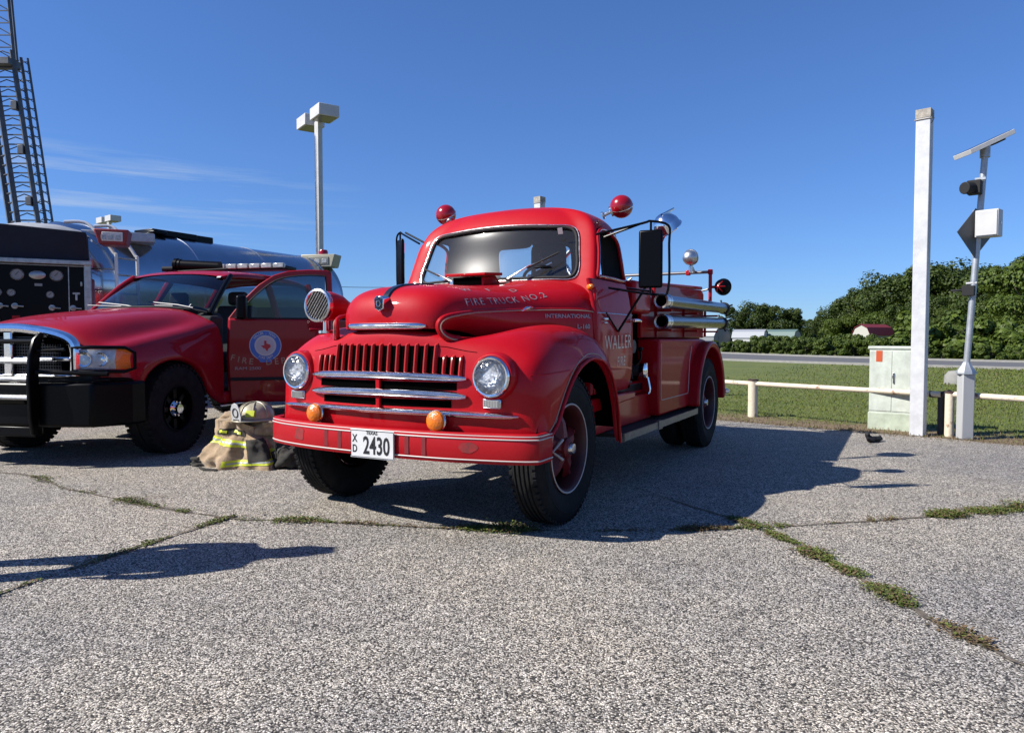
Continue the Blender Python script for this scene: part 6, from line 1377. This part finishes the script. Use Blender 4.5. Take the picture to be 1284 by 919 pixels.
# small camera arm lower on the pole
a = sp(5.12, 7.93, 1.70); g = MB(); g.box(a + Vector((-.07, -.03, -.05)), (.12, .08, .11)); g.tube([a + Vector((-.12, -.03, -.04)), a + Vector((-.24, -.04, -.045))], .014); g.build('camera', BLACKM, SP, bevel=.005)
g = MB(); g.tube([a + Vector((-.10, -.02, .03)), a + Vector((.0, 0, .035))], .014); g.build('camera_arm', WHITE, SP)
# concrete foundation on the lawn beyond
CF = thing('concrete_footing', 'small round concrete footing on the grass behind the grey pole', 'footing', (10.85, 17.5, 0))
g = MB(); g.lathe([(.26, 0), (.24, .22), (.16, .32), (0, .34)], n=24); g.build('footing_block', CONC, CF)
# dark scrap on the pavement
SR_ = thing('rubber_scrap', 'torn black rubber scrap lying on the pavement before the cabinet', 'scrap', (3.92, 7.72, .01), .3)
g = MB(); g.tube([(-.10, 0, .11), (-.09, -.01, .05), (-.04, .0, .02), (.06, .02, .02), (.11, .03, .03), (.13, .06, .05)], [.012, .035, .045, .035, .03, .01], 8, smooth=4)
for v in g.b.verts: v.co += Vector((noise.noise(v.co * 20), noise.noise(v.co * 22 + Vector((3, 0, 0))), 0)) * .03; v.co.z = max(0, v.co.z)
g.build('scrap_piece', BLACKM, SR_)
# ------------------------------------------------------------ sheds beyond the road
def shed(x, y, w_, l_, h, rz, roofm, label, wallm=None):
    t = thing('garden_shed', label, 'shed', (x, y, 0), rz, 'portable sheds beyond the road')
    hw = w_ / 2; e = h * .58
    g = MB(); g.prism([(-hw, 0), (hw, 0), (hw, e), (hw * .68, h * .86), (0, h), (-hw * .68, h * .86), (-hw, e)], 'y', 0, l_); g.build('shed_walls', wallm or WHITE, t, smooth=False)
    g = MB(); o_ = .08
    rp_ = [(-hw - o_, e - .05), (-hw * .70, h * .87 + .05), (0, h + .07), (hw * .70, h * .87 + .05), (hw + o_, e - .05)]
    for a, b_ in zip(rp_, rp_[1:]): g.prism([a, b_, (b_[0], b_[1] + .05), (a[0], a[1] + .05)], 'y', -.1, l_ + .1)
    g.build('shed_roof', roofm, t, smooth=False)
    g = MB(); g.box((0, -.02, e * .48), (w_ * .45, .04, e * .9)); d_ = g.build('shed_door', wallm or WHITE, t)
    g = MB(); g.box((0, -.045, e * .48), (.05, .02, e * .9)); g.box((0, -.045, e * .9), (w_ * .46, .02, .05)); g.box((0, -.045, .1), (w_ * .46, .02, .05)); g.build('door_trim', CONC, d_)
    return t
RR = mat('red_metal_roof', (.28, .03, .03), .5, var=.2); WR = mat('white_metal_roof', (.62, .64, .66), .4, .2); GR = mat('green_grey_roof', (.18, .27, .24), .5)
shed(24.6, 84, 3.0, 4.2, 2.35, R(35), WR, 'white roofed grey shed nearest to the old truck tail', mat('grey_siding', (.30, .32, .34), .7))
shed(29.3, 83, 3.0, 3.4, 2.0, R(60), WR, 'plain white shed second from the truck beyond the hedge')
shed(33.0, 83, 2.8, 3.6, 2.0, R(50), GR, 'white shed with grey green roof third along the hedge')
shed(35.0, 72, 1.9, 4.2, 2.4, R(-58), RR, 'white gable shed with long dark red roof under the big trees', mat('cream_siding', (.68, .66, .58), .7))
# ------------------------------------------------------------ trees and hedge
def leafmat(name, c, c2, sub=.25):
    m = bpy.data.materials.new(name); m.use_nodes = True; t = m.node_tree; b = t.nodes["Principled BSDF"]; b.inputs['Roughness'].default_value = .55; b.inputs['Specular IOR Level'].default_value = .3
    gi = t.nodes.new("ShaderNodeNewGeometry"); r = t.nodes.new("ShaderNodeValToRGB"); r.color_ramp.elements[0].color = (*c, 1); r.color_ramp.elements[1].color = (*c2, 1); t.links.new(gi.outputs['Random Per Island'], r.inputs[0]); t.links.new(r.outputs[0], b.inputs['Base Color'])
    tl_ = t.nodes.new("ShaderNodeBsdfTranslucent"); t.links.new(r.outputs[0], tl_.inputs[0]); mx = t.nodes.new("ShaderNodeMixShader"); mx.inputs[0].default_value = sub; t.links.new(b.outputs[0], mx.inputs[1]); t.links.new(tl_.outputs[0], mx.inputs[2])
    t.links.new(mx.outputs[0], [n for n in t.nodes if n.type == 'OUTPUT_MATERIAL'][0].inputs[0]); return m
LM = [leafmat('leaf_dark', (.020, .036, .005), (.062, .092, .012)), leafmat('leaf_mid', (.030, .052, .006), (.085, .120, .015)), leafmat('leaf_light', (.042, .070, .008), (.10, .140, .018))]
BARK = mat('bark', (.09, .07, .055), .9, var=.3, vscale=4, bump=.6, bscale=20)
def crown_mesh(name, m, W_, H_c, z0, nlobe, nleaf, ls, seed):
    rnd = random.Random(seed); g = MB(); lobes = []
    for _ in range(nlobe):
        a = rnd.uniform(0, 6.283); t = rnd.random(); rr = W_ * (.15 + .65 * rnd.random() ** .7) * (1 - .55 * max(0, t - .45)); zz = z0 + H_c * t
        lobes.append((Vector((rr * math.cos(a), rr * math.sin(a), zz)), rnd.uniform(.16, .34) * min(W_, H_c)))
    for _ in range(nleaf):
        c, r = lobes[int(rnd.random() * len(lobes))]
        d_ = Vector((rnd.gauss(0, 1), rnd.gauss(0, 1), rnd.gauss(.15, 1))).normalized(); p = c + d_ * r * (rnd.random() ** .22) * rnd.uniform(.82, 1.12); p.z = max(p.z, z0 * .5 if z0 > .5 else .02)
        n_ = (d_ + Vector((rnd.uniform(-.7, .7), rnd.uniform(-.7, .7), rnd.uniform(-.5, .7)))).normalized(); u = n_.orthogonal().normalized(); u = Matrix.Rotation(rnd.uniform(0, 6.28), 3, n_) @ u; v = n_.cross(u); s_ = ls * rnd.uniform(.5, 1.35)
        vs = [g.b.verts.new(p + u * s_ * a + v * s_ * b_ + n_ * s_ * cc) for a, b_, cc in ((-.5, -.15, 0), (0, -.5, .12), (.55, .0, 0), (.1, .5, .1), (-.4, .35, -.05))]
        g.b.faces.new(vs)
    me = bpy.data.meshes.new(name); g.b.to_mesh(me); g.b.free(); me.materials.append(m); return me
def trunk_mesh(name, h, r, seed, spread):
    rnd = random.Random(seed); g = MB(); top = Vector((rnd.uniform(-.3, .3), rnd.uniform(-.3, .3), h))
    g.tube([(0, 0, -.1), (rnd.uniform(-.1, .1), 0, h * .35), top * .65, top], [r * 1.3, r, r * .7, r * .25], 8, smooth=3)
    for k in range(6):
        a = rnd.uniform(0, 6.28); s_ = top * rnd.uniform(.35, .8); e = s_ + Vector((math.cos(a) * spread, math.sin(a) * spread, h * .35)); g.tube([s_, s_.lerp(e, .5) + Vector((0, 0, -.15)), e], [r * .5, r * .3, r * .1], 6, smooth=3)
    me = bpy.data.meshes.new(name); bmesh.ops.recalc_face_normals(g.b, faces=g.b.faces[:]); g.b.to_mesh(me); g.b.free(); me.materials.append(BARK)
    for p in me.polygons: p.use_smooth = True
    return me
VAR = []
for k, (W_, Hc, z0, nl, nf, ls, mi) in enumerate(((4.2, 6.2, 1.2, 30, 15000, .21, 0), (3.6, 7.0, 1.4, 28, 15000, .20, 1), (4.6, 5.6, 1.0, 32, 15000, .21, 0), (3.8, 5.0, .8, 26, 14000, .20, 2))):
    VAR.append((crown_mesh('crown', LM[mi], W_, Hc, z0, nl, nf, ls, 10 + k), trunk_mesh('trunk', z0 + Hc * .75, .22, 30 + k, W_ * .5), z0 + Hc))
HBV = crown_mesh('bush', LM[1], 1.9, 1.15, .25, 18, 5200, .14, 77); HBV2 = crown_mesh('bush', LM[2], 1.8, 1.0, .2, 18, 5200, .13, 78); BST = trunk_mesh('stem', .9, .04, 5, .5)
rt = random.Random(3)
def tree(x, y, h, var, label):
    cr, tr, th = VAR[var]; s_ = h / th; t = thing('tree', label, 'tree', (x, y, 0), rt.uniform(0, 6.28), 'trees beyond the road')
    for me, nm in ((cr, 'crown'), (tr, 'trunk')): o = bpy.data.objects.new(nm, me); C.objects.link(o); o.parent = t
    t.scale = (s_ * rt.uniform(.9, 1.15), s_ * rt.uniform(.9, 1.15), s_); return t
# silhouette of the tree line: (px, top y in photo px, depth)
def wx(px, Y): return (px - 642) / 899.07 * Y
def hz(py, Y): return 1.13 + (423.7 - py) / 899.07 * Y
TL = [(905, 400, 108, 1), (925, 388, 105, 0), (950, 386, 104, 2), (975, 386, 103, 0), (992, 392, 102, 1), (1012, 402, 118, 0), (1032, 399, 116, 2), (1050, 398, 96, 3), (1048, 388, 112, 0), (1066, 378, 100, 2), (1082, 368, 96, 1), (1098, 360, 98, 0), (1112, 354, 92, 2), (1130, 351, 94, 0), (1150, 346, 90, 1),
      (1172, 344, 88, 2), (1192, 340, 90, 0), (1212, 342, 86, 0), (1232, 347, 82, 2), (1252, 342, 78, 0), (1272, 336, 66, 1), (1296, 333, 62, 3), (1320, 330, 64, 1), (1345, 326, 62, 0), (1100, 392, 86, 3), (1128, 384, 82, 0), (1160, 378, 80, 2), (1190, 385, 76, 1), (1222, 380, 72, 2), (1250, 390, 66, 3), (1282, 372, 56, 3), (1310, 378, 55, 2)]
KD = ['dark dense tree', 'mid green tree', 'broad dark tree', 'pale green tree']
NL = ['leftmost skyline tree behind the truck tail', 'second skyline tree right of the truck tail', 'third skyline tree in the low left clump', 'fourth skyline tree in the low left clump', 'fifth skyline tree, right end of the low clump', 'small far tree in the dip right of the low clump', 'low far tree in the middle of the dip', 'pale tree at the foot of the rising wood',
 'tree where the wood starts to rise', 'tree on the slope, second up from the dip', 'tree on the slope, third up from the dip', 'tree on the slope above the red roofed shed', 'tree just above the cabinet on the skyline', 'skyline tree touching the left of the white post', 'skyline tree right behind the white post', 'skyline tree just right of the white post',
 'skyline tree midway between the two poles', 'skyline tree just left of the grey pole', 'skyline tree just right of the grey pole', 'skyline tree in the dip right of the grey pole', 'tall tree near the right picture edge', 'pale tree cut by the right picture edge', 'tree just outside the right picture edge', 'farther tree outside the right picture edge',
 'lower tree in front, above the red shed', 'lower tree in front, left of the white post', 'lower tree in front, behind the white post', 'lower tree in front, left of the grey pole', 'lower tree in front, behind the grey pole', 'low tree in front, right of the grey pole', 'near tree in front at the right edge', 'nearest tree, cut off at the right edge']
for i, (a, b_, Y, v) in enumerate(TL):
    tree(wx(a, Y), Y, hz(b_, Y), v, KD[v] + ': ' + NL[i])
def bush(x, y, h, label, me, gp):
    t = thing('bush', label, 'bush', (x, y, 0), rt.uniform(0, 6.28), gp)
    for m_, nm in ((me, 'foliage'), (BST, 'stem')): o = bpy.data.objects.new(nm, m_); C.objects.link(o); o.parent = t
    s_ = h / 2.0; t.scale = (s_ * rt.uniform(1, 1.3), s_ * rt.uniform(1, 1.3), s_)
# hedge rows just beyond the road
far = catmull([Vector((*p, 0)) for p in RF], 10)
HC = [0, 0, 0]; NW = 'zero one two three four five six seven eight nine ten eleven twelve thirteen fourteen fifteen sixteen seventeen eighteen nineteen twenty twenty-one twenty-two twenty-three twenty-four twenty-five twenty-six twenty-seven twenty-eight twenty-nine thirty thirty-one thirty-two thirty-three thirty-four'.split()
acc = 0; last = far[0]; cnt = 0
for p in far:
    if (p - last).length < 1.6: continue
    last = p; px = 642 + 899 * p.x / p.y
    if px < 860 or px > 1330: continue
    for row in range(3):
        q = p + Vector((1.1, .75, 0)) * (1.6 + row * 2.3 + rt.uniform(-.4, .4)); px2 = 642 + 899 * q.x / q.y
        if not 880 < px2 < 1300: continue
        cnt += 1
        h = (1.15 + .15 * row) * rt.uniform(.85, 1.15) * (1.0 if q.y > 40 else .75)
        HC[row] += 1; bush(q.x, q.y, h, '%s bush, number %s from the left in the %s row of the hedge' % ('bright green' if (cnt + row) % 3 == 0 else 'mid green', NW[HC[row]], ('front', 'middle', 'back')[row]), (HBV2 if (cnt + row) % 3 == 0 else HBV), 'hedge bushes beyond the road')
for px, Y, h, l_ in ((1175, 42, 3.4, 'tall bush directly right of the white post'), (1190, 44, 3.9, 'highest bush, midway between white post and grey pole'), (1205, 41, 2.8, 'bush just left of the grey pole'), (1168, 46, 2.8, 'bush half hidden by the white post'), (1240, 42, 2.2, 'second bush right of the grey pole'), (1262, 44, 2.6, 'third bush right of the grey pole'), (1220, 46, 2.6, 'bush just right of the grey pole'), (1285, 40, 2.2, 'last bush at the right picture edge')):
    bush(wx(px, Y), Y, h * 1.15, l_, HBV2, 'tall bushes behind the lawn')
# low greenery covering the ground under the wood
UG = crown_mesh('undergrowth', LM[0], 30, 1.4, .1, 90, 9000, .5, 99); o = bpy.data.objects.new('undergrowth', UG); C.objects.link(o); o.location = (48, 92, 0); o.scale = (1, .7, 1); tag(o, kind='stuff')
o = bpy.data.objects.new('undergrowth', UG); C.objects.link(o); o.location = (34, 104, 0); o.scale = (.8, .4, 1.2); o.rotation_euler = (0, 0, 1); tag(o, kind='stuff')
FW = crown_mesh('far_wood', LM[0], 34, 3.0, .3, 120, 14000, .75, 55)
for k, (x, y, sc) in enumerate(((-80, 150, 1), (-30, 158, 1), (18, 150, .95), (100, 80, 1.2), (-125, 110, 1.1))):
    o = bpy.data.objects.new('far_wood', FW); C.objects.link(o); o.location = (x, y, 0); o.scale = (1, .4, .95 * sc); tag(o, kind='stuff')
# ------------------------------------------------------------ onlookers left of the picture whose shadows fall into it
def person(x, y, rz, label, shirt, trous, h=1.0, lean=0):
    t = thing('person', label, 'person', (x, y, 0), rz)
    J_ = {'pel': (0, 0, .95), 'ch': (lean * .5, 0, 1.28), 'nk': (lean, 0, 1.49), 'hd': (lean * 1.2, -.02, 1.64), 'ht': (lean * 1.3, -.01, 1.73)}
    V = [Vector(J_[k]) for k in ('pel', 'ch', 'nk', 'hd', 'ht')]; E_s = [(0, 1), (1, 2), (2, 3), (3, 4)]; Rr = [.19, .21, .085, .10, .085]
    for s_ in (1, -1):
        b0 = len(V); V += [Vector((s_ * .19 + lean * .8, 0, 1.42)), Vector((s_ * .25 + lean * .6, .02, 1.14)), Vector((s_ * .22 + lean * .4, -.12, .92)), Vector((s_ * .21 + lean * .4, -.17, .83))]; E_s += [(1, b0), (b0, b0 + 1), (b0 + 1, b0 + 2), (b0 + 2, b0 + 3)]; Rr += [.065, .048, .035, .04]
        b0 = len(V); V += [Vector((s_ * .10, 0, .88)), Vector((s_ * .12, -.02, .50)), Vector((s_ * .13, .02, .09)), Vector((s_ * .14, -.14, .045))]; E_s += [(0, b0), (b0, b0 + 1), (b0 + 1, b0 + 2), (b0 + 2, b0 + 3)]; Rr += [.10, .065, .045, .04]
    me = bpy.data.meshes.new('body'); me.from_pydata([v * h for v in V], E_s, []); o = bpy.data.objects.new('body', me); C.objects.link(o); o.parent = t
    md = o.modifiers.new('skin', 'SKIN'); 
    for i, sv in enumerate(me.skin_vertices[0].data): sv.radius = (Rr[i] * h, Rr[i] * h * (.75 if i < 2 else 1)); sv.use_root = (i == 0)
    o.modifiers.new('sub', 'SUBSURF').levels = 2; bake_mods(o)
    o.data.materials.append(shirt); o.data.materials.append(trous); o.data.materials.append(mat('skin_tone', (.45, .27, .19), .6) if 'skin_tone' not in bpy.data.materials else bpy.data.materials['skin_tone'])
    for p in o.data.polygons:
        c = p.center; p.material_index = 2 if c.z > 1.50 * h or (abs(c.x - lean) > .18 and c.z < 1.1 * h and c.z > .75 * h) else 0 if c.z > .93 * h else 1
    hc = Vector((lean * 1.25, -.015, 1.665)) * h
    g = MB(); g.lathe([(.10, .0), (.098, .04), (.075, .085), (0, .105)], hc + Vector((0, .01, .01)), (0, 0, 1), 24); g.prism([(-.07, -.08), (.07, -.08), (.06, -.19), (-.06, -.19)], 'z', hc.z + .01, hc.z + .02); g.build('cap', trous, t)
    g = MB(); g.sph(hc + Vector((.035, -.085, -.03)), .012); g.sph(hc + Vector((-.035, -.085, -.03)), .012); g.build('eyes', BLACKM, t)
    g = MB(); g.cyl(hc + Vector((0, -.085, -.03)), hc + Vector((0, -.115, -.07)), .008, .018, 8); g.sph(hc + Vector((.092, .01, -.05)), .022, 8, (.4, 1, 1.3)); g.sph(hc + Vector((-.092, .01, -.05)), .022, 8, (.4, 1, 1.3)); g.build('face_features', bpy.data.materials['skin_tone'], t)
    for s_ in (1, -1):
        w_ = Vector((s_ * .21 + lean * .4, -.18, .80)) * h; g = MB()
        for k in range(4): g.tube([w_ + Vector((s_ * .0, -.03 + k * .02, .0)), w_ + Vector((-s_ * .005, -.035 + k * .021, -.045)), w_ + Vector((-s_ * .02, -.033 + k * .02, -.08 + abs(k - 1.5) * .008))], [.010, .009, .007], 6)
        g.tube([w_ + Vector((-s_ * .01, -.03, .02)), w_ + Vector((-s_ * .03, -.055, -.01)), w_ + Vector((-s_ * .03, -.055, -.04))], [.011, .010, .008], 6); g.build('fingers', bpy.data.materials['skin_tone'], t)
    return t
NB = mat('navy_cotton', (.02, .03, .06), .9); KH = mat('khaki_cotton', (.25, .2, .13), .9)
person(-3.05, 3.30, R(100), 'person in navy shirt and khaki cap standing just left of the picture', NB, KH, 1.02)
person(-3.72, 1.74, R(80), 'person in khaki shirt and navy cap standing near the camera at far left', KH, NB, .98)
